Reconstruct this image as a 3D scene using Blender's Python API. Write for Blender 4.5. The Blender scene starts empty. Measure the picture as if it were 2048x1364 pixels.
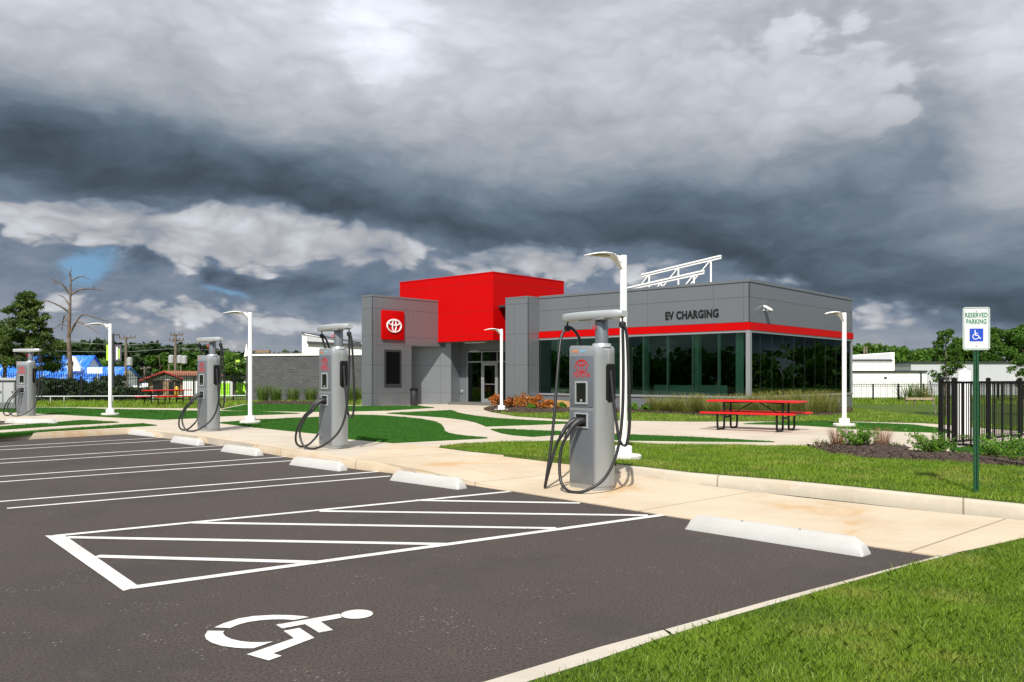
import bpy, bmesh, math, random
import numpy as np
from mathutils import Vector, Matrix
R = math.radians
random.seed(7); rng = np.random.default_rng(7)
SC = bpy.context.scene
COL = SC.collection

# ------------------------------------------------------------------ camera
F, HY, CH, CX = 1690.0, 755.0, 1.52, 1024.0      # focal length in photo pixels, horizon row, eye height
cam_d = bpy.data.cameras.new('camera'); cam = bpy.data.objects.new('camera', cam_d); COL.objects.link(cam)
cam.location = (0, 0, CH); cam.rotation_euler = (R(90), 0, 0)
cam_d.sensor_width = 36; cam_d.lens = 36 * F / 2048; cam_d.shift_y = (HY - 682) / 2048
cam_d.clip_start = .1; cam_d.clip_end = 5000
SC.camera = cam

# ------------------------------------------------------------------ sun, exposure
SUN_EL, SUN_AZ = 46.0, 190.0      # azimuth of the sun, clockwise from +Y
sd = bpy.data.lights.new('sun', 'SUN'); sd.energy = 4.6; sd.angle = R(.53); sd.color = (1, .955, .88)
sun = bpy.data.objects.new('sun', sd); COL.objects.link(sun)
sv = Vector((math.sin(R(SUN_AZ)) * math.cos(R(SUN_EL)), math.cos(R(SUN_AZ)) * math.cos(R(SUN_EL)), math.sin(R(SUN_EL))))
sun.rotation_euler = sv.to_track_quat('Z', 'Y').to_euler(); sun.location = (0, -20, 40)
SC.view_settings.view_transform = 'Standard'; SC.view_settings.look = 'None'
SC.view_settings.exposure = 0.45; SC.view_settings.gamma = 1
SC.cycles.max_bounces = 8; SC.cycles.transparent_max_bounces = 16
try: SC.cycles.use_denoising = True
except Exception: pass

# ------------------------------------------------------------------ node helper
class NT:
    def __init__(s, tree): s.t = tree; s.n = tree.nodes; s.l = tree.links
    def add(s, typ, **kw):
        n = s.n.new(typ)
        for k, v in kw.items():
            if k.startswith('i_'):
                key = k[2:]; key = int(key) if key.isdigit() else key.replace('_', ' ')
                s.put(n.inputs[key], v)
            else: setattr(n, k, v)
        return n
    def put(s, sock, v):
        if isinstance(v, bpy.types.NodeSocket): s.l.new(v, sock)
        elif isinstance(v, (tuple, list)) and len(v) == 3 and sock.type == 'RGBA': sock.default_value = (*v, 1)
        else: sock.default_value = v
    def m(s, op, a, b=0.0, c=0.0, clamp=False):
        n = s.n.new('ShaderNodeMath'); n.operation = op; n.use_clamp = clamp
        for i, v in enumerate((a, b, c)):
            if i < len(n.inputs): s.put(n.inputs[i], v)
        return n.outputs[0]
    def v(s, op, a, b=(0, 0, 0)):
        n = s.n.new('ShaderNodeVectorMath'); n.operation = op
        s.put(n.inputs[0], a)
        if op == 'SCALE': s.put(n.inputs[3], b)
        else: s.put(n.inputs[1], b)
        return n.outputs[0]
    def mix(s, f, a, b, blend='MIX'):
        n = s.n.new('ShaderNodeMix'); n.data_type = 'RGBA'; n.blend_type = blend
        s.put(n.inputs[0], f); s.put(n.inputs[6], a); s.put(n.inputs[7], b)
        return n.outputs[2]
    def noise(s, vec, scale, detail=4, rough=.55, lac=2.0, out=0, dist=0.0):
        n = s.add('ShaderNodeTexNoise'); s.put(n.inputs['Vector'], vec)
        n.inputs['Scale'].default_value = scale; n.inputs['Detail'].default_value = detail
        n.inputs['Roughness'].default_value = rough; n.inputs['Lacunarity'].default_value = lac
        n.inputs['Distortion'].default_value = dist
        return n.outputs[out]
    def sstep(s, x, a, b):
        n = s.n.new('ShaderNodeMapRange'); n.interpolation_type = 'SMOOTHSTEP'
        s.put(n.inputs[0], x); s.put(n.inputs[1], a); s.put(n.inputs[2], b); n.inputs[3].default_value = 0; n.inputs[4].default_value = 1
        return n.outputs[0]
    def ramp(s, x, stops):
        n = s.n.new('ShaderNodeValToRGB'); cr = n.color_ramp
        while len(cr.elements) < len(stops): cr.elements.new(.5)
        for e, (p, c) in zip(cr.elements, stops): e.position = p; e.color = (*c, 1)
        s.put(n.inputs[0], x); return n.outputs[0]
    def curve(s, x, pts):
        n = s.n.new('ShaderNodeFloatCurve'); c = n.mapping.curves[0]
        while len(c.points) < len(pts): c.points.new(.5, .5)
        for p, (a, b) in zip(c.points, pts): p.location = (a, b)
        n.mapping.update(); s.put(n.inputs['Value'], x); return n.outputs[0]

# ------------------------------------------------------------------ sky: daylight sky behind a procedural cloud deck
W = bpy.data.worlds.new('World'); SC.world = W; W.use_nodes = True
w = NT(W.node_tree); w.n.clear()
sky = w.add('ShaderNodeTexSky', sky_type='NISHITA'); sky.sun_disc = False
sky.sun_elevation = R(SUN_EL); sky.sun_rotation = R(SUN_AZ)
tc = w.add('ShaderNodeTexCoord'); d = w.v('NORMALIZE', tc.outputs['Generated'])
sx = w.add('ShaderNodeSeparateXYZ'); w.put(sx.inputs[0], d)
X, Y, Z = sx.outputs
az = w.m('ARCTAN2', X, Y)
hor = w.m('SQRT', w.m('ADD', w.m('MULTIPLY', X, X), w.m('MULTIPLY', Y, Y)))
el = w.m('DIVIDE', Z, w.m('MAXIMUM', hor, .05))           # tangent of the elevation
sc_v = w.v('MULTIPLY', d, (1, 1, 2.1))
wp = w.v('SUBTRACT', w.noise(sc_v, 3.2, 5, .55, out=1), (.5, .5, .5))
warp = w.v('ADD', sc_v, w.v('SCALE', wp, .22))
n_big = w.noise(warp, 3.0, 7, .55)
n_mid = w.noise(warp, 7.5, 8, .58)
cb_v = w.v('ADD', sc_v, w.v('SCALE', wp, .14))
def fold(sc, k): return w.m('MULTIPLY', w.m('ABSOLUTE', w.m('SUBTRACT', w.noise(cb_v, sc, 1.0, .5), .5)), k)
n_bil = w.m('ADD', fold(9, 2.6), w.m('ADD', fold(19, 1.5), fold(41, .8)))      # rounded heaps between dark creases
n_fin = w.noise(w.v('ADD', sc_v, w.v('SCALE', wp, .12)), 17, 8, .6)
wsx = w.add('ShaderNodeSeparateXYZ'); w.put(wsx.inputs[0], wp)
azw = w.m('ADD', az, w.m('MULTIPLY', wsx.outputs[0], .13))
elw = w.m('ADD', el, w.m('MULTIPLY', wsx.outputs[2], .085))
def t_az(px): return (math.atan((px - CX) / F) + 1.2) / 2.4
def t_el(px, py): return (HY - py) / F * math.cos(math.atan((px - CX) / F))
taz = w.m('DIVIDE', w.m('ADD', azw, 1.2), 2.4, clamp=True)
def crv(pts):
    p = [(t_az(px), t_el(px, py)) for px, py in pts]
    return w.curve(taz, [(0, p[0][1])] + p + [(1, p[-1][1])])
def blob(px, py, rx, ry, rot=0.0, fuzz=True):
    a0 = math.atan((px - CX) / F); e0 = t_el(px, py); k = math.cos(a0)
    ax, ey = rx / F * k * k, ry / F * k
    dx = w.m('SUBTRACT', azw if fuzz else az, a0); dy = w.m('SUBTRACT', elw if fuzz else el, e0)
    c, s = math.cos(R(rot)), math.sin(R(rot))
    u = w.m('DIVIDE', w.m('ADD', w.m('MULTIPLY', dx, c), w.m('MULTIPLY', dy, s)), ax)
    v = w.m('DIVIDE', w.m('SUBTRACT', w.m('MULTIPLY', dy, c), w.m('MULTIPLY', dx, s)), ey)
    q = w.m('ADD', w.m('MULTIPLY', u, u), w.m('MULTIPLY', v, v))
    return w.m('EXPONENT', w.m('MULTIPLY', q, -1.0))
def addup(lst, base=None):
    for b, k in lst:
        t = w.m('MULTIPLY', b, k); base = t if base is None else w.m('ADD', base, t)
    return base
edge = crv([(-300, 320), (0, 350), (200, 402), (400, 428), (650, 452), (850, 490), (1050, 500), (1250, 508), (1400, 530), (1550, 568), (1700, 605), (1850, 640), (2048, 680), (2300, 690)])
dd = w.m('SUBTRACT', elw, edge)
nb = w.m('SUBTRACT', n_big, .5); nm = w.m('SUBTRACT', n_mid, .5); nf = w.m('SUBTRACT', n_fin, .5)
bil = w.m('MULTIPLY', w.m('SUBTRACT', n_bil, .46), 1.0)
nmix = addup([(nb, .95), (nm, .60), (nf, .16), (bil, .62)])
deck = w.sstep(w.m('ADD', dd, addup([(nm, .085), (nf, .03)])), -.02, .024)
# the deck: dark flat base, brighter and billowing upward
dd2 = w.m('ADD', dd, addup([(nb, .09), (nm, .05), (nf, .012)]))
b_deck = addup([
    (w.sstep(dd2, -.02, .23), .58),
    (blob(100, 235, 240, 75, -8), -.075), (blob(480, 320, 260, 50, -18), -.07), (blob(330, 110, 110, 90, 30), -.07), (blob(1850, 330, 330, 190), -.17), (blob(1400, 395, 300, 42), -.10), (blob(1660, 290, 130, 60), -.10), (blob(1000, 10, 300, 50), -.10),
    (blob(780, 40, 130, 110), .24), (blob(120, 60, 140, 100), .0),
    (blob(600, 240, 150, 60, 20), .05),
    (blob(1480, 225, 170, 50, 14), .06), (blob(1980, 90, 130, 90), .13),
    (blob(1930, 490, 100, 30), .10),
], .07)
b_deck = w.m('ADD', b_deck, w.m('MULTIPLY', nmix, w.m('MULTIPLY_ADD', w.m('MAXIMUM', b_deck, .04), .42, .01)))
# the lumpy head: a hard edge where a lit head stands before the grey behind it, fading down to the left
hs_ = addup([(blob(1500, 240, 330, 190, 24), 1.0), (nm, .9), (bil, .5), (nf, .4)])
head = w.m('MULTIPLY', addup([(blob(1640, 30, 230, 90), 1.0), (blob(1860, 170, 110, 150), 1.0)]), w.m('SUBTRACT', 1.0, w.sstep(hs_, .34, .52)))
b_deck = w.m('ADD', b_deck, w.m('MULTIPLY', head, -.17))
hs2 = addup([(blob(780, 50, 170, 120, 60), 1.0), (nm, .9), (bil, .5), (nf, .4)])
b_deck = w.m('ADD', b_deck, w.m('MULTIPLY', w.sstep(hs2, .45, .75), .07))
# the broken cloud under the deck
pf = addup([(blob(500, 478, 200, 54, -3), 1.0), (blob(250, 462, 130, 44, -14), .75), (blob(745, 508, 62, 34), .9), (blob(1110, 520, 130, 44), .85), (blob(1290, 545, 110, 26), .45), (blob(900, 520, 90, 24), .4),
            (blob(70, 420, 150, 44), .65), (blob(640, 650, 200, 26), .55), (blob(330, 632, 160, 34), .6), (blob(120, 600, 90, 40), .45), (blob(500, 612, 90, 24), .45),
            (blob(1620, 562, 70, 24), .7), (blob(1800, 640, 150, 34), .55), (blob(1950, 500, 100, 30), .6), (nm, 1.2), (bil, .7), (nf, .6)])
puff = w.sstep(pf, .24, .52)
lit = w.m('EXPONENT', w.m('MULTIPLY', w.m('MAXIMUM', w.m('SUBTRACT', pf, .55), 0), -.7))
b_low = addup([(w.m('MULTIPLY', puff, lit), .27), (w.m('MULTIPLY', puff, bil), .34), (w.m('MULTIPLY', puff, nm), .35), (w.m('MULTIPLY', puff, w.sstep(n_big, .62, .38)), -.05), (blob(500, 448, 200, 26), .10), (blob(640, 572, 230, 26, -6), -.08), (blob(200, 505, 190, 20, -10), -.06), (blob(430, 540, 160, 20, -8), -.07),
               (blob(880, 560, 160, 34), -.04), (blob(1500, 640, 300, 60), -.03), (w.sstep(el, .10, .02), .09), (nf, .12), (nm, .24), (bil, .12)], .265)
b = w.m('ADD', w.m('MULTIPLY', deck, b_deck), w.m('MULTIPLY', w.m('SUBTRACT', 1, deck), b_low))
# behind the viewer the cover thins and the sun lights it
back = w.sstep(Y, .25, -.5)
b = w.m('ADD', b, w.m('MULTIPLY', back, w.m('MULTIPLY_ADD', nmix, .5, .08)))
b = w.m('MAXIMUM', b, .03)
K = 1 / 2 ** SC.view_settings.exposure
# grey of the deck, bluer where it is thin and low
tint_d = w.mix(w.sstep(b, .08, .50), (.70, .98, 1.30), (.945, 1.0, 1.09))
tint_l = w.mix(w.sstep(b, .14, .44), (.72, .98, 1.38), (.96, 1.0, 1.08))
tint = w.mix(deck, tint_l, tint_d)
cloud = w.v('SCALE', w.v('SCALE', tint, b), K)
hole = w.m('MULTIPLY', w.sstep(addup([(blob(185, 548, 66, 44, 20), 1.15), (blob(475, 580, 90, 14, -8), .9), (blob(800, 494, 50, 12), .6), (blob(560, 620, 160, 16), .5), (puff, -.5), (nm, 1.5), (nf, .8)]), .30, .95), w.m('SUBTRACT', 1, deck))
back_hole = w.m('MULTIPLY', back, w.sstep(w.m('ADD', n_big, w.m('MULTIPLY', nm, .5)), .47, .6))
bgs = w.add('ShaderNodeBackground', i_Color=sky.outputs[0], i_Strength=.10)
bgc = w.add('ShaderNodeBackground', i_Color=cloud, i_Strength=1.0)
bgb = w.add('ShaderNodeBackground', i_Color=(.20 * K, .42 * K, .66 * K), i_Strength=1.0)
m0 = w.add('ShaderNodeMixShader'); w.put(m0.inputs[0], w.m('MULTIPLY', hole, .75)); w.l.new(bgc.outputs[0], m0.inputs[1]); w.l.new(bgb.outputs[0], m0.inputs[2])
m1 = w.add('ShaderNodeMixShader'); w.put(m1.inputs[0], back_hole); w.l.new(m0.outputs[0], m1.inputs[1]); w.l.new(bgs.outputs[0], m1.inputs[2])
wo = w.add('ShaderNodeOutputWorld'); w.l.new(m1.outputs[0], wo.inputs[0])


# ------------------------------------------------------------------ materials
def mat(name, col=(.5, .5, .5), rough=.6, metal=0.0, spec=.5, emit=None, es=1.0):
    m = bpy.data.materials.new(name); m.use_nodes = True
    b = m.node_tree.nodes['Principled BSDF']
    b.inputs['Base Color'].default_value = (*col, 1); b.inputs['Roughness'].default_value = rough
    b.inputs['Metallic'].default_value = metal; b.inputs['Specular IOR Level'].default_value = spec
    if emit: b.inputs['Emission Color'].default_value = (*emit, 1); b.inputs['Emission Strength'].default_value = es
    return m
def matn(name, rough=.8, metal=0.0, spec=.4):
    m = mat(name, rough=rough, metal=metal, spec=spec); t = NT(m.node_tree); b = m.node_tree.nodes['Principled BSDF']
    co = t.add('ShaderNodeTexCoord').outputs['Object']; return m, t, b, co
def bump(t, b, h, strength=.4, dist=.01):
    n = t.add('ShaderNodeBump'); n.inputs['Strength'].default_value = strength; n.inputs['Distance'].default_value = dist
    t.put(n.inputs['Height'], h); t.l.new(n.outputs[0], b.inputs['Normal'])
def speckle(name, c0, c1, scale, rough=.8, bstr=.25, bdist=.01, big=.6, c2=None, metal=0.0, spec=.4):
    m, t, b, co = matn(name, rough, metal, spec)
    f = t.noise(co, scale, 6, .65); g = t.noise(co, big, 5, .6)
    c = t.mix(t.sstep(f, .35, .65), c0, c1)
    if c2: c = t.mix(t.sstep(g, .48, .68), c, c2)
    t.put(b.inputs['Base Color'], c); bump(t, b, f, bstr, bdist); return m

def m_asphalt():
    m, t, b, co = matn('asphalt', .85, spec=.3)
    f = t.noise(co, 55, 3, .7); g = t.noise(co, .55, 6, .62); h = t.noise(co, 4, 5, .6)
    c = t.mix(t.sstep(f, .3, .72), (.031, .0245, .0215), (.089, .070, .062))
    c = t.mix(t.m('MULTIPLY', t.sstep(g, .46, .66), .55), c, (.038, .033, .032))
    c = t.mix(t.m('MULTIPLY', t.sstep(h, .58, .76), .55), c, (.085, .069, .056))
    # pale grit and rolled streaks
    vo = t.add('ShaderNodeTexVoronoi'); t.put(vo.inputs['Vector'], co); vo.inputs['Scale'].default_value = 26
    grit = t.m('MULTIPLY', t.m('LESS_THAN', vo.outputs['Distance'], .17), t.m('GREATER_THAN', t.noise(co, 1.3, 5, .75), .57))
    c = t.mix(t.m('MULTIPLY', grit, .55), c, (.30, .27, .24))
    st = t.noise(t.v('MULTIPLY', t.v('ADD', co, t.v('SCALE', t.noise(co, .8, 2, out=1), .25)), (.9, 5.5, 1)), 1.3, 4, .6)
    c = t.mix(t.m('MULTIPLY', t.sstep(st, .58, .74), .22), c, (.033, .028, .026))
    # a hairline crack along the paving joint
    ck = t.m('ABSOLUTE', t.m('SUBTRACT', t.noise(t.v('MULTIPLY', co, (.35, 1, 1)), .33, 7, .62), .5))
    c = t.mix(t.m('MULTIPLY', t.m('MULTIPLY', t.m('LESS_THAN', ck, .0016), t.sstep(t.noise(co, .28, 2), .56, .60)), .7), c, (.014, .012, .012))
    t.put(b.inputs['Base Color'], c)
    bump(t, b, t.noise(co, 150, 3, .7), .5, .005); return m
def m_concrete(name, base=(.54, .45, .335), dark=(.46, .37, .26), stain=(.46, .27, .105), st_amt=.75, joint=None):
    m, t, b, co = matn(name, .85, spec=.3)
    f = t.noise(co, 70, 4, .7); g = t.noise(co, .7, 6, .62, dist=.4)
    streak = t.noise(t.v('MULTIPLY', co, (1.2, 9, 9)), 1.1, 5, .6)
    c = t.mix(t.sstep(g, .35, .7), base, dark)
    c = t.mix(t.m('MULTIPLY', t.sstep(streak, .5, .72), .35), c, (base[0] * 1.12, base[1] * 1.13, base[2] * 1.2))
    c = t.mix(t.m('MULTIPLY', t.sstep(t.noise(co, .5, 6, .68, dist=.9), .51, .66), st_amt), c, stain)
    c = t.mix(t.m('MULTIPLY', t.sstep(f, .35, .75), .30), c, (base[0] * .72, base[1] * .72, base[2] * .7))
    if joint:
        s = t.add('ShaderNodeSeparateXYZ'); t.put(s.inputs[0], co)
        jx = t.m('PINGPONG', t.m('ADD', t.m('MULTIPLY', s.outputs[0], joint[0]), t.m('MULTIPLY', s.outputs[1], joint[1])), joint[2] / 2)
        c = t.mix(t.m('MULTIPLY', t.m('LESS_THAN', jx, .011), .75), c, (.17, .125, .08))
    t.put(b.inputs['Base Color'], c); bump(t, b, t.m('ADD', f, t.m('MULTIPLY', streak, .4)), .25, .006); return m
def m_turf():
    m, t, b, co = matn('artificial_turf', .95, spec=.03)
    f = t.noise(co, 34, 5, .75); g = t.noise(co, .8, 4); v = t.noise(co, 5, 4, .7)
    c = t.mix(t.sstep(f, .3, .7), (.014, .064, .005), (.042, .142, .016))
    c = t.mix(t.m('MULTIPLY', t.sstep(g, .4, .7), .4), c, (.022, .085, .008))
    c = t.mix(t.m('MULTIPLY', t.sstep(v, .62, .74), .3), c, (.075, .18, .04))
    vo = t.add('ShaderNodeTexVoronoi'); t.put(vo.inputs['Vector'], co); vo.inputs['Scale'].default_value = 2.2
    c = t.mix(t.m('MULTIPLY', t.m('LESS_THAN', vo.outputs['Distance'], .022), .7), c, (.45, .45, .40))
    t.put(b.inputs['Base Color'], c); bump(t, b, f, .9, .03); return m
def m_grass_base(name, c0, c1, c2):
    m, t, b, co = matn(name, .9, spec=.15)
    f = t.noise(co, 22, 6, .75); g = t.noise(co, .9, 6, .65)
    c = t.mix(t.sstep(f, .3, .7), c0, c1); c = t.mix(t.m('MULTIPLY', t.sstep(g, .5, .68), .7), c, c2)
    t.put(b.inputs['Base Color'], c); bump(t, b, f, .9, .05); return m
def m_leaf(name, c0, c1, c2=None, scale=.8, trans=.35, rough=.55, fine=9):
    m, t, b, co = matn(name, rough, spec=.3)
    rnd = t.add('ShaderNodeAttribute', attribute_name='tint').outputs['Fac']
    c = t.mix(rnd, c0, c1)
    if c2: c = t.mix(t.sstep(t.noise(co, scale, 5, .65), .5, .66), c, c2)
    t.put(b.inputs['Base Color'], c)
    tr = t.add('ShaderNodeBsdfTranslucent'); t.put(tr.inputs[0], t.mix(1.0, c, (1.25, 1.3, .6), 'MULTIPLY'))
    mx = t.add('ShaderNodeMixShader'); mx.inputs[0].default_value = trans
    t.l.new(b.outputs[0], mx.inputs[1]); t.l.new(tr.outputs[0], mx.inputs[2])
    t.l.new(mx.outputs[0], m.node_tree.nodes['Material Output'].inputs[0]); return m
def m_glass(name, tr=(.42, .62, .54), mirror=.06, ior=1.45):
    m = bpy.data.materials.new(name); m.use_nodes = True; t = NT(m.node_tree); t.n.clear()
    a = t.add('ShaderNodeBsdfTransparent', i_0=tr); g = t.add('ShaderNodeBsdfGlossy', i_0=(.62, .80, .74)); g.inputs['Roughness'].default_value = .004
    fr = t.add('ShaderNodeFresnel'); fr.inputs[0].default_value = ior
    mx = t.add('ShaderNodeMixShader'); t.put(mx.inputs[0], t.m('ADD', fr.outputs[0], mirror, clamp=True))
    t.l.new(a.outputs[0], mx.inputs[1]); t.l.new(g.outputs[0], mx.inputs[2])
    o = t.add('ShaderNodeOutputMaterial'); t.l.new(mx.outputs[0], o.inputs[0]); return m
def m_panel(name, c, rough=.38, metal=.35, spec=.5, var=.05):
    m, t, b, co = matn(name, rough, metal, spec)
    g = t.noise(co, .7, 4, .6); f = t.noise(t.v('MULTIPLY', co, (1, 1, .3)), 1.6, 2, .5)
    k = t.m('MULTIPLY_ADD', t.m('ADD', g, t.m('MULTIPLY', f, .5)), var * 2, 1 - var * 1.5)
    t.put(b.inputs['Base Color'], t.mix(1.0, c, t.add('ShaderNodeCombineXYZ', i_0=k, i_1=k, i_2=k).outputs[0], 'MULTIPLY'))
    t.put(b.inputs['Roughness'], t.m('MULTIPLY_ADD', f, .05, rough - .025)); return m
def m_block():
    m, t, b, co = matn('split_face_block', .95, spec=.2)
    br = t.add('ShaderNodeTexBrick'); br.offset = .5
    sp = t.add('ShaderNodeSeparateXYZ'); t.put(sp.inputs[0], co); cb = t.add('ShaderNodeCombineXYZ', i_0=sp.outputs[0], i_1=sp.outputs[2])
    t.put(br.inputs['Vector'], cb.outputs[0]); br.inputs['Scale'].default_value = 1; br.inputs['Brick Width'].default_value = .4; br.inputs['Row Height'].default_value = .2
    br.inputs['Mortar Size'].default_value = .006; br.inputs['Color1'].default_value = (.085, .088, .09, 1); br.inputs['Color2'].default_value = (.115, .118, .12, 1); br.inputs['Mortar'].default_value = (.07, .072, .073, 1)
    f = t.noise(t.v('MULTIPLY', co, (1, 1, 1.8)), 7, 6, .7)
    c = t.mix(t.m('MULTIPLY', t.sstep(f, .35, .7), .5), br.outputs[0], (.07, .072, .074))
    t.put(b.inputs['Base Color'], c); bump(t, b, f, 1.0, .08); return m
def m_stripe(name, c0, c1, axis, scale, rough=.5, metal=0.0, sharp=.5, noisec=None):
    m, t, b, co = matn(name, rough, metal)
    s = t.add('ShaderNodeSeparateXYZ'); t.put(s.inputs[0], co)
    p = t.m('FRACT', t.m('MULTIPLY', s.outputs[axis], scale))
    c = t.mix(t.m('GREATER_THAN', p, sharp), c0, c1)
    if noisec:
        n = t.noise(t.v('MULTIPLY', co, (3, .5, .5) if axis == 0 else (.5, 3, .5)), 1.2, 4, .7)
        c = t.mix(t.sstep(n, .52, .62), c, noisec)
    t.put(b.inputs['Base Color'], c); return m
def m_whitewall(name, c=(.78, .77, .74), dirt=(.35, .34, .32), amt=.35):
    m, t, b, co = matn(name, .75)
    n = t.noise(t.v('MULTIPLY', co, (1, 1, .25)), 2.2, 6, .7)
    t.put(b.inputs['Base Color'], t.mix(t.m('MULTIPLY', t.sstep(n, .52, .75), amt), c, dirt)); return m

def m_paint():
    m, t, b, co = matn('road_paint', .7, spec=.3)
    f = t.noise(co, 48, 5, .7); g = t.noise(co, 1.1, 5, .6); w_ = t.noise(co, 9, 5, .7)
    c = t.mix(t.sstep(g, .35, .7), (.66, .655, .63), (.52, .51, .48))
    wear = t.m('MULTIPLY', t.sstep(t.m('ADD', f, t.m('MULTIPLY', w_, .6)), .92, 1.02), .8)
    t.put(b.inputs['Base Color'], t.mix(wear, c, (.12, .11, .10))); bump(t, b, f, .4, .004); return m

M = {}
M['asphalt'] = m_asphalt()
M['walk'] = m_concrete('walkway_concrete', joint=(.68, -.73, 3.0))
M['plaza'] = m_concrete('plaza_concrete', (.50, .44, .36), (.43, .375, .30), (.45, .35, .23), .35, joint=(.7, -.7, 3.2))
M['kerb'] = m_concrete('kerb_concrete', (.50, .445, .365), (.40, .35, .275), (.45, .31, .16), .5, joint=(.88, -.47, 3.0))
M['kerb_w'] = m_concrete('pale_kerb_concrete', (.50, .455, .385), (.42, .38, .315), (.42, .34, .23), .3)
M['pad'] = m_concrete('lamp_pad_concrete', (.62, .60, .55), (.52, .5, .45), (.5, .46, .4), .2)
M['turf'] = m_turf()
M['lawn'] = m_grass_base('lawn_soil', (.030, .062, .008), (.095, .15, .022), (.13, .14, .04))
M['farlawn'] = m_grass_base('far_lawn_grass', (.06, .11, .012), (.13, .20, .026), (.17, .20, .05))
M['ground'] = m_grass_base('far_ground', (.05, .08, .02), (.08, .11, .03), (.10, .10, .05))
M['blade'] = m_leaf('grass_blade', (.085, .160, .009), (.24, .37, .034), (.27, .31, .055), 1.1, .3, .5)
M['mulch'] = speckle('bark_mulch', (.016, .010, .008), (.085, .052, .04), 38, .95, 1.0, .05, 14, (.14, .10, .085))
M['paint'] = m_paint()
M['stop'] = m_concrete('wheel_stop_concrete', (.48, .475, .46), (.40, .395, .375), (.36, .32, .26), .3)
M['panel'] = m_panel('grey_composite_panel', (.222, .235, .253), .30, .5, .5, .03)
M['panel_gap'] = mat('panel_joint', (.022, .023, .025), .8)
M['red'] = m_panel('red_composite_panel', (.47, .0012, .0016), .5, .0, .10, .05)
M['redline'] = mat('red_joint', (.22, .002, .002), .6)
M['alu'] = m_panel('brushed_aluminium', (.42, .43, .45), .35, .6)
M['glass'] = m_glass('green_tinted_glass', (.64, .84, .75), .0)
M['dglass'] = m_glass('door_glass', (.10, .13, .12), .04)
M['black'] = mat('black_metal', (.006, .006, .0065), .45, 0, .3)
M['blackp'] = mat('black_plastic', (.018, .018, .02), .5)
M['rubber'] = mat('cable_rubber', (.016, .016, .0175), .42, 0, .45)
M['dark'] = mat('dark_frame', (.03, .031, .034), .5)
M['white'] = m_panel('white_powder_coat', (.82, .82, .81), .38, 0, .5, .02)
M['lens_bounce'] = mat('bounce_tinted_lens', (.42, .34, .16), .3)  # warm light bounced off the ground, put into the lens colour
M['letter'] = mat('black_letter', (.008, .008, .009), .4)
M['whitelogo'] = mat('white_acrylic', (.85, .85, .84), .35)
M['redlogo'] = mat('red_vinyl', (.52, .005, .008), .4)
M['silver'] = m_panel('silver_body', (.34, .358, .365), .36, .5, .5, .04)
M['silver_d'] = m_panel('grey_front_panel', (.19, .21, .235), .30, .45, .5, .06)
M['silver_l'] = m_panel('light_silver', (.46, .485, .49), .33, .4, .5, .03)
M['screen'] = mat('charger_screen', (.006, .009, .006), .16, 0, .35)
M['orange'] = mat('orange_vinyl', (.75, .22, .05), .5)
M['blue_l'] = mat('light_blue_vinyl', (.2, .5, .75), .5)
M['tablered'] = mat('red_thermoplastic', (.60, .006, .005), .35)
M['signwhite'] = m_stripe('reflective_sheet', (.60, .61, .60), (.55, .56, .555), 2, 45, .4, 0, .85)
M['signgreen'] = mat('sign_green', (.005, .16, .085), .45)
M['signblue'] = mat('sign_blue', (.012, .055, .42), .4)
M['postgreen'] = m_panel('green_post_paint', (.004, .058, .020), .42, .1, .5, .08)
M['hole'] = mat('punched_hole', (.55, .6, .5), .7)
M['bark'] = speckle('bark', (.07, .05, .036), (.16, .12, .09), 9, .95, .8, .05, 1.5, (.20, .16, .125))
M['deadwood'] = speckle('dead_wood', (.085, .060, .045), (.19, .14, .105), 4, .95, .6, .05, .8, (.10, .07, .05))
M['pole'] = speckle('weathered_pole', (.10, .080, .06), (.19, .155, .12), 6, .95, .4, .02)
M['straw'] = speckle('pine_straw', (.30, .15, .05), (.45, .26, .10), 20, .95, 1, .05)
M['block'] = m_block()
M['whitewall'] = m_whitewall('white_painted_block')
M['greywall'] = m_whitewall('grey_painted_block', (.42, .43, .45), (.3, .3, .3), .4)
M['blueroof'] = m_stripe('blue_metal_roof', (.008, .13, .66), (.02, .19, .72), 0, 1.5, .35, .1, .72, (.26, .40, .66))
M['tile'] = m_stripe('red_clay_tile', (.22, .085, .045), (.30, .125, .065), 1, 3.2, .8)
M['stone'] = speckle('fieldstone', (.10, .06, .035), (.30, .20, .12), 2.6, .9, .8, .05, 4, (.16, .12, .09))
M['corr'] = m_stripe('corrugated_white', (.74, .74, .73), (.46, .47, .47), 0, 3.2, .5, 0, .7)
M['lime'] = m_stripe('lime_roller_door', (.30, .66, .02), (.20, .48, .015), 2, 4.0, .5, 0, .8)
M['yellow'] = mat('yellow_paint', (.72, .42, .01), .5)
M['display'] = mat('dark_display', (.004, .0045, .005), .4, 0, .08)
M['turfblade'] = m_leaf('turf_fibre', (.016, .075, .006), (.055, .175, .022), None, 2, .15, .8)
M['wire'] = mat('wire', (.22, .23, .24), .6)
M['galv'] = m_panel('galvanised_steel', (.40, .41, .42), .5, .3)
M['lvs_d'] = m_leaf('dark_wood_leaf', (.010, .026, .008), (.030, .062, .014), (.045, .082, .02), .12, .2)
M['lvs_m'] = m_leaf('bright_wood_leaf', (.026, .075, .007), (.075, .16, .014), (.10, .19, .02), .3, .3)
M['lvs_p'] = m_leaf('pine_needle', (.026, .058, .010), (.085, .13, .022), (.10, .14, .028), .4, .2)
M['lvs_o'] = m_leaf('orange_leaf', (.34, .08, .015), (.48, .21, .035), (.24, .17, .03), 3, .3)
M['lvs_l'] = m_leaf('lime_leaf', (.06, .16, .012), (.16, .32, .03), None, 3, .35)
M['lvs_g'] = m_leaf('ornamental_grass', (.085, .13, .018), (.34, .29, .09), (.16, .19, .04), 2.5, .3)
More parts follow.
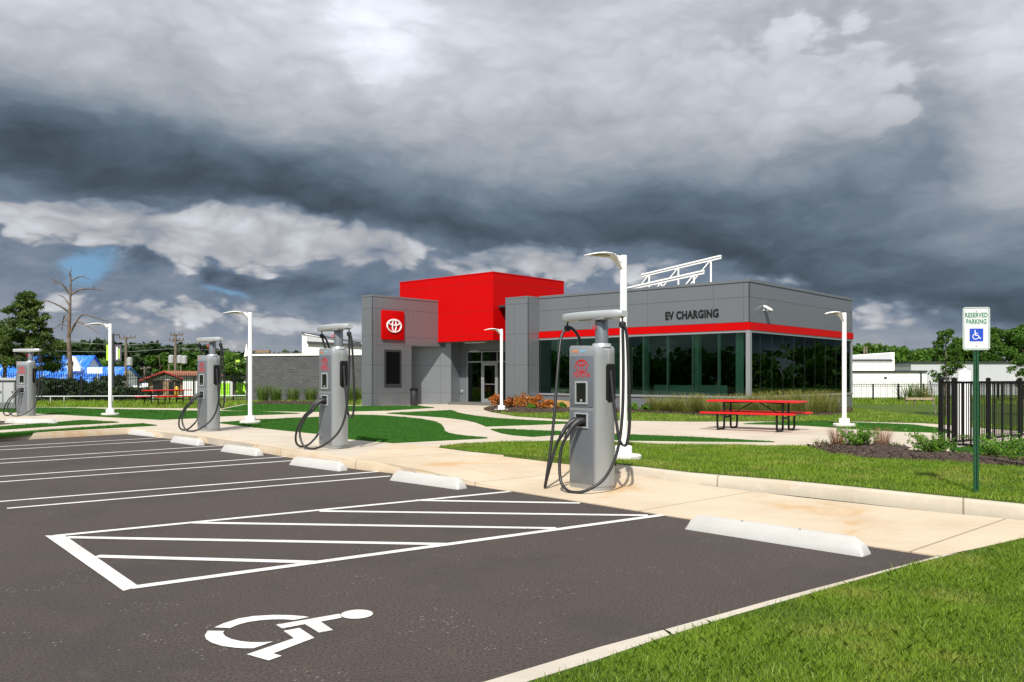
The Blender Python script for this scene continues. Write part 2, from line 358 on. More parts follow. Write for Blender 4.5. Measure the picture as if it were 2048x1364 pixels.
M['lvs_g2'] = m_leaf('green_ornamental_grass', (.05, .105, .012), (.14, .20, .035), None, 2.5, .3)
M['lvs_r'] = m_leaf('dry_red_grass', (.20, .09, .055), (.36, .20, .12), None, 2.5, .3)
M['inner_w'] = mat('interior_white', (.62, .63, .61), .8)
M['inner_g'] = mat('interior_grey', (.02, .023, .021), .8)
M['floor'] = mat('interior_floor', (.12, .12, .11), .5)
M['wood'] = speckle('weathered_timber', (.24, .18, .12), (.36, .28, .19), 12, .9)
M['carwhite'] = mat('white_car_paint', (.75, .76, .78), .25, 0, .5)
M['tyre'] = mat('tyre', (.015, .015, .015), .8)
M['cabinet'] = m_panel('grey_cabinet', (.17, .185, .18), .55, .1)

# ------------------------------------------------------------------ mesh helpers
class MB:
    """collects shapes, then links them as ONE mesh object"""
    def __init__(s): s.v = []; s.f = []; s.mi = []; s.cur = 0
    def add(s, vs, fs, M_=None):
        o = len(s.v)
        s.v += [tuple(M_ @ Vector(p)) if M_ else tuple(p) for p in vs]
        s.f += [tuple(i + o for i in f) for f in fs]; s.mi += [s.cur] * len(fs); return s
    def box(s, x0, x1, y0, y1, z0, z1, M_=None):
        vs = [(x, y, z) for z in (z0, z1) for y in (y0, y1) for x in (x0, x1)]
        return s.add(vs, [(0, 2, 3, 1), (4, 5, 7, 6), (0, 1, 5, 4), (2, 6, 7, 3), (0, 4, 6, 2), (1, 3, 7, 5)], M_)
    def prism(s, poly, z0, z1, M_=None):
        n = len(poly); A = sum(poly[i][0] * poly[(i + 1) % n][1] - poly[(i + 1) % n][0] * poly[i][1] for i in range(n))
        if A < 0: poly = poly[::-1]
        zz0 = z0 if hasattr(z0, '__len__') else [z0] * n
        vs = [(p[0], p[1], z0) for p in poly] + [(p[0], p[1], z1) for p in poly]
        return s.add(vs, [tuple(range(n))[::-1], tuple(range(n, 2 * n))] + [(i, (i + 1) % n, n + (i + 1) % n, n + i) for i in range(n)], M_)
    def loft(s, rings, caps=True, M_=None, close=True):
        k = len(rings[0]); vs = [p for r in rings for p in r]; fs = []
        for j in range(len(rings) - 1):
            for i in range(k if close else k - 1):
                a, b = j * k + i, j * k + (i + 1) % k; fs.append((a, b, b + k, a + k))
        if caps: fs += [tuple(range(k))[::-1], tuple(range((len(rings) - 1) * k, len(rings) * k))]
        return s.add(vs, fs, M_)
    def cyl(s, x, y, z0, z1, r0, r1=None, n=20, M_=None):
        r1 = r0 if r1 is None else r1
        ring = lambda z, r: [(x + r * math.cos(2 * math.pi * i / n), y + r * math.sin(2 * math.pi * i / n), z) for i in range(n)]
        return s.loft([ring(z0, r0), ring(z1, r1)], True, M_)
    def lathe(s, prof, n=20, x=0, y=0, M_=None):
        return s.loft([[(x + r * math.cos(2 * math.pi * i / n), y + r * math.sin(2 * math.pi * i / n), z) for i in range(n)] for r, z in prof], True, M_)
    def tube(s, path, r, n=8, M_=None, taper=None):
        P = [Vector(p) for p in path]; rings = []; up = None
        for i, p in enumerate(P):
            tdir = (P[min(i + 1, len(P) - 1)] - P[max(i - 1, 0)]).normalized()
            if up is None: up = tdir.orthogonal().normalized()
            up = (up - tdir * up.dot(tdir)).normalized(); q = tdir.cross(up)
            rr = r[i] if hasattr(r, '__len__') else r
            rings.append([tuple(p + up * (rr * math.cos(2 * math.pi * k / n)) + q * (rr * math.sin(2 * math.pi * k / n))) for k in range(n)])
        return s.loft(rings, True, M_)
    def bar(s, a, b, wd, ht, M_=None):
        a, b = Vector(a), Vector(b); t = (b - a).normalized(); sd = Vector((0, 0, 1)).cross(t)
        sd = sd.normalized() if sd.length > 1e-4 else Vector((1, 0, 0)); u = t.cross(sd)
        r = lambda p: [tuple(p + sd * (wd / 2 * i) + u * (ht / 2 * j)) for i, j in ((-1, -1), (1, -1), (1, 1), (-1, 1))]
        return s.loft([r(a), r(b)], True, M_)
    def build(s, name, m, parent=None, smooth=0, bevel=0.0, seg=2):
        me = bpy.data.meshes.new(name); me.from_pydata(s.v, [], s.f)
        for x in (m if isinstance(m, (list, tuple)) else [m]): me.materials.append(x)
        if any(s.mi): me.polygons.foreach_set('material_index', s.mi)
        bm = bmesh.new(); bm.from_mesh(me); bmesh.ops.recalc_face_normals(bm, faces=bm.faces)
        if bevel:
            es = [e for e in bm.edges if len(e.link_faces) == 2 and e.calc_face_angle(0) > .5]
            bmesh.ops.bevel(bm, geom=es, offset=bevel, segments=seg, affect='EDGES', profile=.6, clamp_overlap=True)
        bm.to_mesh(me); bm.free()
        if smooth or bevel:
            me.polygons.foreach_set('use_smooth', [True] * len(me.polygons)); me.set_sharp_from_angle(angle=R(smooth or 35))
        me.update(); o = bpy.data.objects.new(name, me); COL.objects.link(o); o.parent = parent; return o
def smooth_path(pts, n=8):
    P = [Vector(p) for p in pts]; out = []
    for i in range(len(P) - 1):
        a, b, c, d_ = P[max(i - 1, 0)], P[i], P[i + 1], P[min(i + 2, len(P) - 1)]
        for k in range(n):
            t = k / n
            out.append(.5 * ((2 * b) + (c - a) * t + (2 * a - 5 * b + 4 * c - d_) * t * t + (3 * b - a - 3 * c + d_) * t ** 3))
    return out + [P[-1]]
def tag(o, label=None, cat=None, group=None, kind=None):
    for k, v in (('label', label), ('category', cat), ('group', group), ('kind', kind)):
        if v: o[k] = v
    return o
def thing(name, label, cat, loc=(0, 0, 0), rz=0.0, group=None):
    o = bpy.data.objects.new(name, None); COL.objects.link(o); o.location = loc; o.rotation_euler = (0, 0, rz); o.empty_display_size = .2
    return tag(o, label, cat, group)
def copy_tree(o, parent=None):
    c = o.copy(); COL.objects.link(c); c.parent = parent
    for ch in list(o.children): copy_tree(ch, c)
    return c
def text_shape(s, width, height, depth=.004, bold=.0, squeeze=True):
    cu = bpy.data.curves.new('lettering', 'FONT'); cu.body = s; cu.extrude = .02; cu.offset = bold; cu.resolution_u = 3; cu.space_character = 1.0 + bold * 2
    o = bpy.data.objects.new('lettering', cu); COL.objects.link(o); bpy.context.view_layer.update()
    me = bpy.data.meshes.new_from_object(o.evaluated_get(bpy.context.evaluated_depsgraph_get()))
    vs = np.array([v.co[:] for v in me.vertices]); fs = [tuple(p.vertices) for p in me.polygons]
    bpy.data.objects.remove(o); bpy.data.curves.remove(cu); bpy.data.meshes.remove(me)
    lo, hi = vs.min(0), vs.max(0); vs = (vs - (lo + hi) / 2) / (hi - lo) * np.array([width, height, depth])
    return [tuple(v) for v in vs], fs            # lettering centred on the origin, reading along +x, up +y, facing +z
def ring_shape(mb, cx, cy, rx, ry, tx, ty, z0, z1, M_, n=40, ox=0.0, oy=0.0):
    o = [(cx + rx * math.cos(2 * math.pi * i / n), cy + ry * math.sin(2 * math.pi * i / n)) for i in range(n)]
    q = [(cx + ox + (rx - tx) * math.cos(2 * math.pi * i / n), cy + oy + (ry - ty) * math.sin(2 * math.pi * i / n)) for i in range(n)]
    vs = [(x, y, z0) for x, y in o] + [(x, y, z0) for x, y in q] + [(x, y, z1) for x, y in o] + [(x, y, z1) for x, y in q]; fs = []
    for i in range(n):
        j = (i + 1) % n
        fs += [(2 * n + i, 2 * n + j, 3 * n + j, 3 * n + i), (i, n + i, n + j, j), (i, j, 2 * n + j, 2 * n + i), (n + i, 3 * n + i, 3 * n + j, n + j)]
    mb.add(vs, fs, M_)
def emblem(mb, wd, ht, dp, M_):
    """oval badge of three interlocking oval rings"""
    a, b = wd / 2, ht / 2
    ring_shape(mb, 0, 0, a, b, a * .115, b * .11, 0, dp, M_, 48)
    ring_shape(mb, 0, -.005 * ht, a * .30, b * .93, a * .095, b * .07, 0, dp * 1.02, M_, 40)
    ring_shape(mb, 0, b * .42, a * .77, b * .42, a * .085, b * .13, 0, dp * 1.04, M_, 40, 0, b * .035)
def G(px, py, z=0.0):
    y = (CH - z) * F / (py - HY); return Vector(((px - CX) * y / F, y, z))
def P(px, py, y): return Vector(((px - CX) * y / F, y, CH - (py - HY) * y / F))
def face_M(origin, right, up=(0, 0, 1)):
    """frame whose x reads to the right, y up, z out of the face"""
    x = Vector(right).normalized(); y = Vector(up).normalized(); z = x.cross(y)
    return Matrix(((x.x, y.x, z.x, origin[0]), (x.y, y.y, z.y, origin[1]), (x.z, y.z, z.z, origin[2]), (0, 0, 0, 1)))

# many small faces, fast
def cards(name, verts, tint, m, parent=None, k=4, smooth=False):
    v = np.asarray(verts, np.float32).reshape(-1, 3); n = len(v) // k
    me = bpy.data.meshes.new(name); me.vertices.add(len(v)); me.vertices.foreach_set('co', v.ravel())
    me.loops.add(n * k); me.loops.foreach_set('vertex_index', np.arange(n * k, dtype=np.int32))
    me.polygons.add(n); me.polygons.foreach_set('loop_start', np.arange(0, n * k, k, dtype=np.int32)); me.polygons.foreach_set('loop_total', np.full(n, k, np.int32))
    at = me.attributes.new('tint', 'FLOAT', 'FACE'); at.data.foreach_set('value', np.asarray(tint, np.float32))
    me.materials.append(m); me.update(); me.validate()
    o = bpy.data.objects.new(name, me); COL.objects.link(o); o.parent = parent; return o
def leaf_quads(pts, size, aspect=.6, up=.0):
    n = len(pts); a = rng.normal(size=(n, 3)); a[:, 2] += up; a /= np.linalg.norm(a, axis=1)[:, None]
    b = np.cross(a, rng.normal(size=(n, 3))); b /= np.linalg.norm(b, axis=1)[:, None]
    sz = (size * rng.uniform(.6, 1.3, n))[:, None]
    A, B = a * sz, b * sz * aspect
    return np.stack([pts - A, pts - B * .9, pts + A, pts + B], 1)
def blade_tris(p, h, wd, lean=.5, curl=None):
    n = len(p); th = rng.uniform(0, 2 * np.pi, n); dirx = np.stack([np.cos(th), np.sin(th), np.zeros(n)], 1)
    ph = rng.uniform(0, 2 * np.pi, n); ld = np.stack([np.cos(ph), np.sin(ph), np.zeros(n)], 1)
    hh = h * rng.uniform(.55, 1.25, n); l = (rng.uniform(0, 1, n) * lean * hh)[:, None]
    W_ = dirx * (np.asarray(wd) * rng.uniform(.7, 1.2, n))[:, None] / 2
    mid = p + ld * l * .35 + np.stack([0 * hh, 0 * hh, hh * .6], 1); tip = p + ld * l + np.stack([0 * hh, 0 * hh, hh], 1)
    return np.stack([p - W_, p + W_, mid + W_ * .7, tip, mid - W_ * .7], 1)
def in_poly(xy, poly):
    x, y = xy[:, 0], xy[:, 1]; c = np.zeros(len(xy), bool); n = len(poly); j = n - 1
    for i in range(n):
        xi, yi = poly[i][:2]; xj, yj = poly[j][:2]
        if abs(yj - yi) > 1e-9: c ^= ((yi > y) != (yj > y)) & (x < (xj - xi) * (y - yi) / (yj - yi) + xi)
        j = i
    return c
def fill_grass(name, poly, z, dens, h, wd, label, m=None, lean=.9, parent=None):
    a = np.array([p[:2] for p in poly]); lo, hi = a.min(0), a.max(0)
    n = int((hi - lo).prod() * dens); xy = rng.uniform(lo, hi, (n, 2)); xy = xy[in_poly(xy, poly)]
    # patchy growth
    g = np.sin(xy[:, 0] * 3.1 + 1.7 * np.sin(xy[:, 1] * 2.3)) * np.sin(xy[:, 1] * 2.7 + 1.3 * np.sin(xy[:, 0] * 1.9))
    keep = rng.uniform(0, 1, len(xy)) < .78 + .22 * g; xy, g = xy[keep], g[keep]
    p = np.column_stack([xy, np.full(len(xy), z)])
    v = blade_tris(p, h * (1 + .25 * g), wd, lean)
    return tag(cards(name, v, np.clip(rng.beta(2, 2.2, len(p)) + .15 * g, 0, 1), m or M['blade'], parent, 5), label, 'grass', None, 'stuff')

# ------------------------------------------------------------------ setting: ground, car park, walks, lawns
ZP = .15                                                   # height of the plaza above the asphalt
def xy(v): return (v.x, v.y)
def gp(pts, z): return [xy(G(x, y, z)) for x, y in pts]
def slab(name, poly, z0, z1, m, kind='structure', label=None):
    b = MB(); b.prism(poly, z0, z1); return tag(b.build(name, m), label, None, None, kind)
g = MB(); g.add([(-1800, -300, -.03), (1800, -300, -.03), (1800, 2600, -.03), (-1800, 2600, -.03)], [(0, 1, 2, 3)])
tag(g.build('ground', M['ground']), kind='structure')

kb = [(-700, 927), (0, 882), (256, 868), (309, 874), (403, 885), (526, 905.5), (690, 935), (782, 946), (860, 957.5), (940.6, 970.3), (1022, 982.5)]
KB = [G(x, y, 0) for x, y in kb]                           # foot of the kerb along the asphalt
ktop = [ZP] * 7 + [.145, .11, .055, .014]
F_pts = [(KB[i].x, KB[i].y, ktop[i]) for i in range(6, 11)] + [tuple(G(x, y, .012)) for x, y in ((1100, 993), (1240, 1015), (1330, 1029.5), (1600, 1070), (1879, 1111.5))]
B_pts = [tuple(G(786, 886, ZP)), tuple(G(877, 893.5, ZP)), tuple(G(935, 905.7, .145)), tuple(G(1009, 913, .125)), tuple(G(1085, 918.5, .10)), tuple(G(1140, 922, .075)), tuple(G(1240, 934, .03)),
         tuple(G(1401, 970, .012)), tuple(G(1606, 995, .012)), tuple(G(1875, 1024, .012))]
xt = [(*xy(G(2048, 1078, .012)), .012), (*xy(G(2500, 1000, .012)), .012)]
# asphalt
A = [(-60, -25), (60, -25), (60, 2)] + [xy(G(2600, 960, 0)), xy(G(1960, 1092, 0)), xy(G(1879, 1111.5, 0))] + [p[:2] for p in F_pts[5:9][::-1]] + [xy(p) for p in KB[::-1]] + [(KB[0].x - 30, KB[0].y + 4), (-60, 20)]
b = MB(); b.add([(x, y, 0) for x, y in A], [tuple(range(len(A)))]); tag(b.build('parking_lot', M['asphalt']), kind='structure')
# concrete walk along the asphalt, ramping down to the open pad on the right
b = MB(); nf = len(F_pts); lev = 4; rows = []
for i in range(nf):
    f_, k_ = Vector(F_pts[i]), Vector(B_pts[i]); rows.append([tuple(f_.lerp(k_, j / lev)) for j in range(lev + 1)])
rows.append([tuple(Vector(xt[0]).lerp(Vector((*xy(G(2048, 1041, .012)), .012)), j / lev)) for j in range(lev + 1)])
rows.append([tuple(Vector(xt[1]).lerp(Vector((*xy(G(2500, 990, .012)), .012)), j / lev)) for j in range(lev + 1)])
for i in range(len(rows) - 1):
    for j in range(lev):
        b.add([rows[i][j], rows[i + 1][j], rows[i + 1][j + 1], rows[i][j + 1]], [(0, 1, 2, 3)])
for i in range(nf - 1):
    p, q = F_pts[i], F_pts[i + 1]; b.add([p, q, (q[0], q[1], -.02), (p[0], p[1], -.02)], [(0, 1, 2, 3)])
tag(b.build('walkway', M['walk']), kind='structure')
# plaza slab behind it, in front of and around the building
kerb_line = [(1170, 924.5), (1240, 929), (1380, 945.7), (1556, 960), (1720, 975.7), (2048, 1009), (2600, 1066)]
KL = [xy(G(x, y, .155)) for x, y in kerb_line]
PL = [(KB[i].x, KB[i].y) for i in range(7)] + [p[:2] for p in B_pts[0:6]] + KL[1:] + [(24, 12), (30, 40), (30, 70), (-60, 70), (-60, 22)]
slab('plaza', PL, -.02, ZP, M['plaza'])
# paler kerb top and face of the walk on the left, 3 mm proud
def offset_line(pts, dist):
    out = []
    for i, p in enumerate(pts):
        a, c = Vector(pts[max(i - 1, 0)][:2]), Vector(pts[min(i + 1, len(pts) - 1)][:2]); t = (c - a).normalized(); out.append((p[0] - t.y * dist, p[1] + t.x * dist))
    return out
def sweep(name, line, prof, m, zs=None, kind='structure', label=None):
    """prof: (offset to the left of the line, height) pairs"""
    b = MB(); cols = [offset_line(line, o) for o, _ in prof]; n = len(line)
    rings = [[(*cols[k][i], prof[k][1] * (zs[i] if zs else 1)) for k in range(len(prof))] for i in range(n)]
    b.loft(rings, True); return tag(b.build(name, m, smooth=50), label, None, None, kind)
sweep('kerb', smooth_path([(p.x, p.y, 0) for p in KB[0:3]], 1) , [(-.012, -.02), (-.004, .13), (.02, .158), (.16, .158), (.16, .0)], M['walk'])
sweep('kerb', smooth_path([(p.x, p.y, 0) for p in KB[2:]], 3), [(-.012, -.02), (-.006, .125), (.018, .158), (.16, .158), (.16, .0)], M['walk'], zs=[1] * 13 + [.97, .94, .88, .80, .72, .62, .5, .38, .28, .18, .12, .1])
kz = [.22, .45, .7, .86, 1, 1, 1, 1, 1, 1, 1, 1, 1, 1, 1, 1, 1, 1, 1]
sweep('kerb', smooth_path([(*p, 0) for p in KL], 3), [(-.09, -.02), (-.075, .125), (-.055, .148), (-.03, .155), (.10, .155), (.10, .0)], M['kerb'], zs=kz)
# lawn between the plaza and the kerb
L1 = gp([(877, 893.5), (921, 886.7), (1057, 882.5), (1130, 882), (1380, 889.4), (1521, 891), (1611, 892), (1800, 899), (2048, 915), (2500, 950)], .165) + [KL[-1]] + [(x + .02, y + .05) for x, y in KL[::-1][1:]] + gp([(1140, 921.5), (1085, 918), (1009, 912.5), (935, 905.2)], .13)
slab('lawn', L1, .0, .163, M['lawn'])
fill_grass('grass', L1, .158, 2600, .045, .0075, 'mown green and straw coloured grass behind the kerb')
# lawn in the near right corner with its flush kerb
ke = [(1937, 1103), (1800, 1138), (1614, 1192), (1465, 1235), (1312, 1283), (1200, 1322), (1060, 1366), (860, 1440), (300, 1700)]
ka = [(1879, 1112), (1726, 1152.5), (1531, 1204), (1345, 1256), (1200, 1295), (965, 1366), (700, 1448), (100, 1660)]
L2 = gp([(2300, 1030), (2048, 1078)] + ke, .03) + [(1.2, .8), (6, .8), (9, 5)]
slab('lawn', L2, -.02, .042, M['lawn'])
fill_grass('grass', [(x + .035, y - .02) for x, y in L2 if y > 1.5] + [(3.5, 2.6), (7, 4)], .036, 15000, .034, .0034, 'thick bright green grass in the near corner by the car park', lean=1.2)
fill_grass('grass', [p for p in L2 if p[1] > 1.5] + [(3.5, 2.6), (7, 4)], .036, 420, .050, .0040, 'longer blades standing out of the near corner lawn', lean=1.3)
kk = gp(ka, .03) + gp(ke, .03)[::-1] + gp([(1990, 1090)], .03)
slab('kerb', gp(ka, .03) + gp([(620, 1560)] + [(x + 12, y + 8) for x, y in ke[::-1]] + [(1985, 1096)], .03), -.02, .034, M['kerb_w'])

def turf(name, pts, label=None):
    slab(name, gp(pts, .17), .1, .172, M['turf'], 'structure', label)
    c_ = np.array(gp(pts, .17)); fill_grass('grass', gp(pts, .17), .170, 1500 if c_[:, 1].min() < 20 else 420, .022, .010 if c_[:, 1].min() < 20 else .02, 'short fibres of the artificial turf', M['turfblade'], 1.0)
turf('turf', [(437, 845), (501, 853), (640, 867), (688, 876), (786, 884.5), (975, 875.2), (935, 871.5), (912, 868.5), (897, 865.5), (890, 862), (888, 855), (882, 848), (870, 842.5), (838, 837), (789, 832.5), (740, 829.8), (700, 829.8), (640, 833.5), (512, 839)])
turf('turf', [(773, 826), (903.6, 820), (909, 822), (918, 825.6), (936, 829), (960, 832.5), (989, 835.7), (1060, 840), (1130, 843.2), (1165, 844.8), (1130, 846.4), (972, 852), (964, 848.5), (950, 843.5), (932, 839.5), (886.5, 834), (825, 830)])
turf('turf', [(981.7, 857.8), (1008.6, 857.6), (1130, 863.2), (1175, 865), (1130, 867.4), (1065, 872.3), (1025, 869), (1003.7, 865.4), (988, 860.5)])
turf('turf', [(1205, 866.5), (1255, 868.6), (1380, 873.5), (1549, 882.7), (1380, 881.4), (1250, 879.5), (1200, 877)])
turf('turf', [(1487, 847), (1521, 845), (1573, 843.2), (1644, 843.2), (1712, 844.6), (1774, 846.6), (1824, 849), (1874, 855), (1905, 861.5), (1907, 865.6), (1874, 864), (1799, 862), (1720, 858), (1661, 853.4), (1609, 850.2), (1540, 848.2)])
turf('turf', [(1899, 897), (1974, 888), (2048, 877), (2250, 855), (2250, 935), (2048, 912), (1961, 906.5), (1907, 902)])
turf('turf', [(-300, 871), (0, 852.8), (158, 840.6), (176, 840.3), (237.5, 844), (120, 850.5), (0, 858.6), (-300, 880)])
turf('turf', [(-300, 888), (0, 865.6), (285, 846.4), (314, 850), (150, 859), (0, 869), (-300, 893)])
turf('turf', [(-300, 815), (0, 815), (132, 815.6), (227, 818), (403, 821.5), (515, 822.3), (599, 826.4), (437, 832), (400, 835), (322, 838.7), (260, 835.5), (123, 828.5), (0, 823), (-300, 819)])
turf('turf', [(442, 819), (491, 809), (548, 806.4), (595, 806.4), (634, 810), (722, 812), (836, 811.5), (869, 814.8), (775, 820.5), (700, 822), (618, 823), (470, 820.5)])
# grass beyond the plaza
FL = gp([(-900, 818), (130, 814), (224, 815), (403, 816.5), (442, 817), (485, 808), (548, 804.8), (640, 807.5), (722, 810.5)], .16) + [(-6.2, 47), (-6, 160), (-420, 160), (-420, 60)]
slab('lawn', FL, .0, .165, M['farlawn'])
fill_grass('grass', [p for p in FL if p[1] < 60 and p[0] > -50] + [(-14, 46.4), (-50, 46.4)], .16, 90, .16, .03, 'long bright grass along the far black fence on the left')
LB = gp([(967, 818), (989, 825), (1033, 832.5), (1130, 838.6), (1380, 842.7), (1503, 842.4), (1600, 842.6), (1712, 842.6), (1849, 846), (1877, 847.6), (2011, 859), (2300, 884)], .16) + [(60, 30), (60, 52), (16.2, 52), (15, 40), (9, 31.6), (1.2, 38.6), (-.4, 38.8)]
slab('lawn', LB, .0, .165, M['lawn'])
fill_grass('grass', [p for p in LB if p[0] < 34], .16, 260, .06, .018, 'mown grass around the front of the charging building')
FR = [(14, 44), (16.2, 52), (60, 52), (300, 60), (300, 160), (-6, 160), (-6, 60), (2, 52)]
slab('lawn', FR, .0, .158, M['farlawn'])
fill_grass('grass', [(15.5, 42), (36, 42), (40, 49), (17, 49)], .165, 60, .20, .03, 'tall rough grass along the far fence on the right')
# planting beds
def bed(pts, z=.19, m='mulch', nm='mulch_bed'):
    pl = gp(pts, z); b = MB(); n = len(pl); c = Vector((sum(p[0] for p in pl) / n, sum(p[1] for p in pl) / n))
    r1 = [(*p, .15) for p in pl]; r2 = [(*(Vector(p).lerp(c, .12)), z + .01) for p in pl]; r3 = [(*(Vector(p).lerp(c, .5)), z + .05) for p in pl]
    b.loft([r1, r2, r3], True); tag(b.build(nm, M[m], smooth=60), kind='structure')
    # loose chips
    a = np.array(pl); lo, hi = a.min(0), a.max(0); q = rng.uniform(lo, hi, (int((hi - lo).prod() * 260), 2)); q = q[in_poly(q, pl)]
    p3 = np.column_stack([q, rng.uniform(z - .01, z + .06, len(q))])
    return tag(cards('mulch', leaf_quads(p3, .035, .4, 0), rng.uniform(0, 1, len(q)), M['mulchchip']), None, None, None, 'stuff')
M['mulchchip'] = m_leaf('bark_chip', (.018, .011, .009), (.13, .085, .065), None, 2, 0, .9)
bed([(1612, 893.5), (1637, 887), (1680, 884.5), (1730, 886), (1790, 889), (1815, 896), (1783, 903), (1840, 907), (1900, 905), (1960, 911), (2048, 922), (2200, 940), (2200, 950), (2048, 931.6), (1900, 920.5), (1720, 913), (1650, 903)])
bed([(967, 818), (978, 814), (1010, 811), (1056, 811), (1110, 812), (1250, 818), (1300, 824), (1200, 826), (1110, 825), (1030, 826), (985, 823)])
bed([(1250, 818), (1330, 816), (1440, 822), (1500, 828), (1600, 823), (1700, 814), (1708, 822), (1690, 829), (1600, 831), (1500, 832.5), (1400, 830), (1290, 825)])
bed([(500, 806), (560, 800.5), (722, 802), (735, 806), (640, 808), (520, 807)])

# painted markings
def line(b, a, c, wd, z=.004):
    a, c = G(*a), G(*c); t = (c - a).normalized(); s_ = Vector((-t.y, t.x, 0)) * wd / 2
    b.add([(*(p.xy), z) for p in (a - s_, c - s_, c + s_, a + s_)], [(0, 1, 2, 3)])
def ext(a, c, x): return (x, a[1] + (c[1] - a[1]) * (x - a[0]) / (c[0] - a[0]))
mk = MB()
for a, c, xl in (((0, 893.5), (345, 874.4), -420), ((0, 900.3), (345, 880.6), -380), ((0, 919), (442, 891.5), -330), ((0, 927), (445, 898.4), -290),
                 ((0, 953.3), (584, 912.8), -140), ((0, 964.2), (584, 921.6), -110), ((0, 1003.5), (756, 943.5), -20), ((14, 1017.2), (780, 952.4), 14)):
    line(mk, ext(a, c, xl), c, .085)
tag(mk.build('parking_lines', M['paint']), 'pairs of thin white stall lines on the asphalt', None, None, 'structure')
hk = MB()
line(hk, (108, 1072.5), (1020, 983.5), .10, .0046); line(hk, (262, 1176), (1325, 1030.5), .10, .0046)
hk.add([(*G(x, y).xy, .0052) for x, y in ((90, 1072), (130, 1072), (278, 1174), (247, 1183))], [(0, 1, 2, 3)])
for a, c in (((132, 1075), (898, 1089)), ((388, 1045.8), (1112, 1057)), ((640, 1022.6), (1296, 1031.2)), ((830, 1001), (1160, 1006.5)), ((192, 1113), (630, 1125))): line(hk, a, c, .105, .0040)
tag(hk.build('hatched_aisle', M['paint']), 'white hatched access aisle painted on the asphalt', None, None, 'structure')
def sym(pts): return [(*G(350 + x / 4.096, 1150 + y / 4.096).xy, .0045) for x, y in pts]
wc = MB()
up_o = [(322, 435), (400, 400), (520, 362), (640, 342), (800, 332), (950, 334), (1050, 342), (1100, 350)]; up_i = [(450, 440), (520, 411), (600, 390), (700, 376), (800, 369), (880, 368), (930, 371), (970, 375)]
lo_o = [(268, 462), (245, 500), (255, 530), (300, 560), (380, 585), (480, 600), (560, 606), (645, 606)]; lo_i = [(404, 464), (392, 480), (410, 505), (460, 530), (540, 548), (620, 556), (720, 557), (805, 550)]
for o_, i_ in ((up_o, up_i), (lo_o, lo_i)):
    q = sym(o_) + sym(i_); n = len(o_); wc.add(q, [(k, k + 1, n + k + 1, n + k) for k in range(n - 1)])
wc.add(sym([(890, 463), (1020, 438), (1142, 520), (805, 648), (875, 668), (768, 706), (588, 656), (975, 523)]), [(0, 1, 2, 7), (7, 2, 3, 6), (6, 3, 4, 5)])
wc.add(sym([(826, 413), (1068, 371), (1350, 322), (1365, 355), (1195, 387), (1295, 456), (1180, 478), (1065, 408), (878, 443)]), [(0, 1, 7, 8), (1, 2, 3, 4), (1, 4, 5, 6, 7)])
wc.add(sym([(1490 + 132 * math.cos(t) , 326 + 37 * math.sin(t) - 6 * math.cos(t)) for t in [2 * math.pi * i / 32 for i in range(32)]]), [tuple(range(32))])
tag(wc.build('wheelchair_symbol', M['paint']), 'large white wheelchair symbol painted on the asphalt', None, None, 'structure')

# wheel stops
def wheel_stop(l, r, label):
    a, c = G(*l), G(*r); L = (c - a).length; t = (c - a).normalized(); ang = math.atan2(t.y, t.x)
    L = 1.80 if L > 1.5 else max(L, 1.5)
    b = MB(); W_, H_ = .17, .145
    prof = lambda x, k: [(x, 0 - 0, 0), (x, .018 * k, H_ * .45 * k + .001), (x + 0, .045 * k + .03 * (1 - k), H_ * k + .002), (x, W_ - .045 * k, H_ * k + .002), (x, W_ - .018 * k, H_ * .45 * k + .001), (x, W_, 0)]
    b.loft([prof(0, .12), prof(.035, .62), prof(.12, 1), prof(L - .12, 1), prof(L - .035, .62), prof(L, .12)], True)
    o = b.build('wheel_stop', M['stop'], bevel=.008); o.location = (a.x, a.y, .0005); o.rotation_euler = (0, 0, ang); tag(o, label, 'wheel stop', 'concrete wheel stops along the parking stalls')
    for q in (.33, .66):
        p = MB(); p.cyl(L * q, W_ / 2, H_ - .02, H_ + .006, .011, n=10); p.build('anchor_pin', M['dark'], o)
for l, r, lb in (((1370, 1059), (1712, 1113), 'large near white concrete wheel stop right of the hatched aisle'), ((779, 961), (913, 979.5), 'white wheel stop where the kerb ramps down beside the hatched aisle'),
                 ((578, 930), (672, 942.5), 'white concrete wheel stop in front of the charger nearest the grey block wall'), ((441, 903), (508, 912.3), 'white wheel stop right of the double stall lines, between the two mid chargers'),
                 ((340, 884.5), (392, 891.5), 'white wheel stop at the kerb just below the charger beside the far red table'), ((256, 868.8), (300, 873.4), 'small white wheel stop at the corner where the kerb turns')):
    wheel_stop(l, r, lb)
# the further bay on the left
slab('parking_bay', gp([(-420, 852), (-100, 841), (20, 842.2), (44, 845.4), (0, 850), (-300, 868)], ZP), .1, .156, M['asphalt'])
o_b = MB(); a, c = G(8, 846, .156), G(78, 847.5, .156); L = 1.9
prof = lambda x, k: [(x, 0, .156), (x, .03 * k, .156 + .13 * k), (x, .15 - .03 * k, .156 + .13 * k), (x, .15, .156)]
t = (c - a).normalized(); o_b.loft([prof(0, .1), prof(.1, 1), prof(L - .1, 1), prof(L, .1)], True)
o = o_b.build('wheel_stop', M['stop'], bevel=.008); o.location = (a.x, a.y, 0); o.rotation_euler = (0, 0, math.atan2(t.y, t.x)); tag(o, 'pale wheel stop below the farthest charger at the left edge', 'wheel stop', 'concrete wheel stops along the parking stalls')

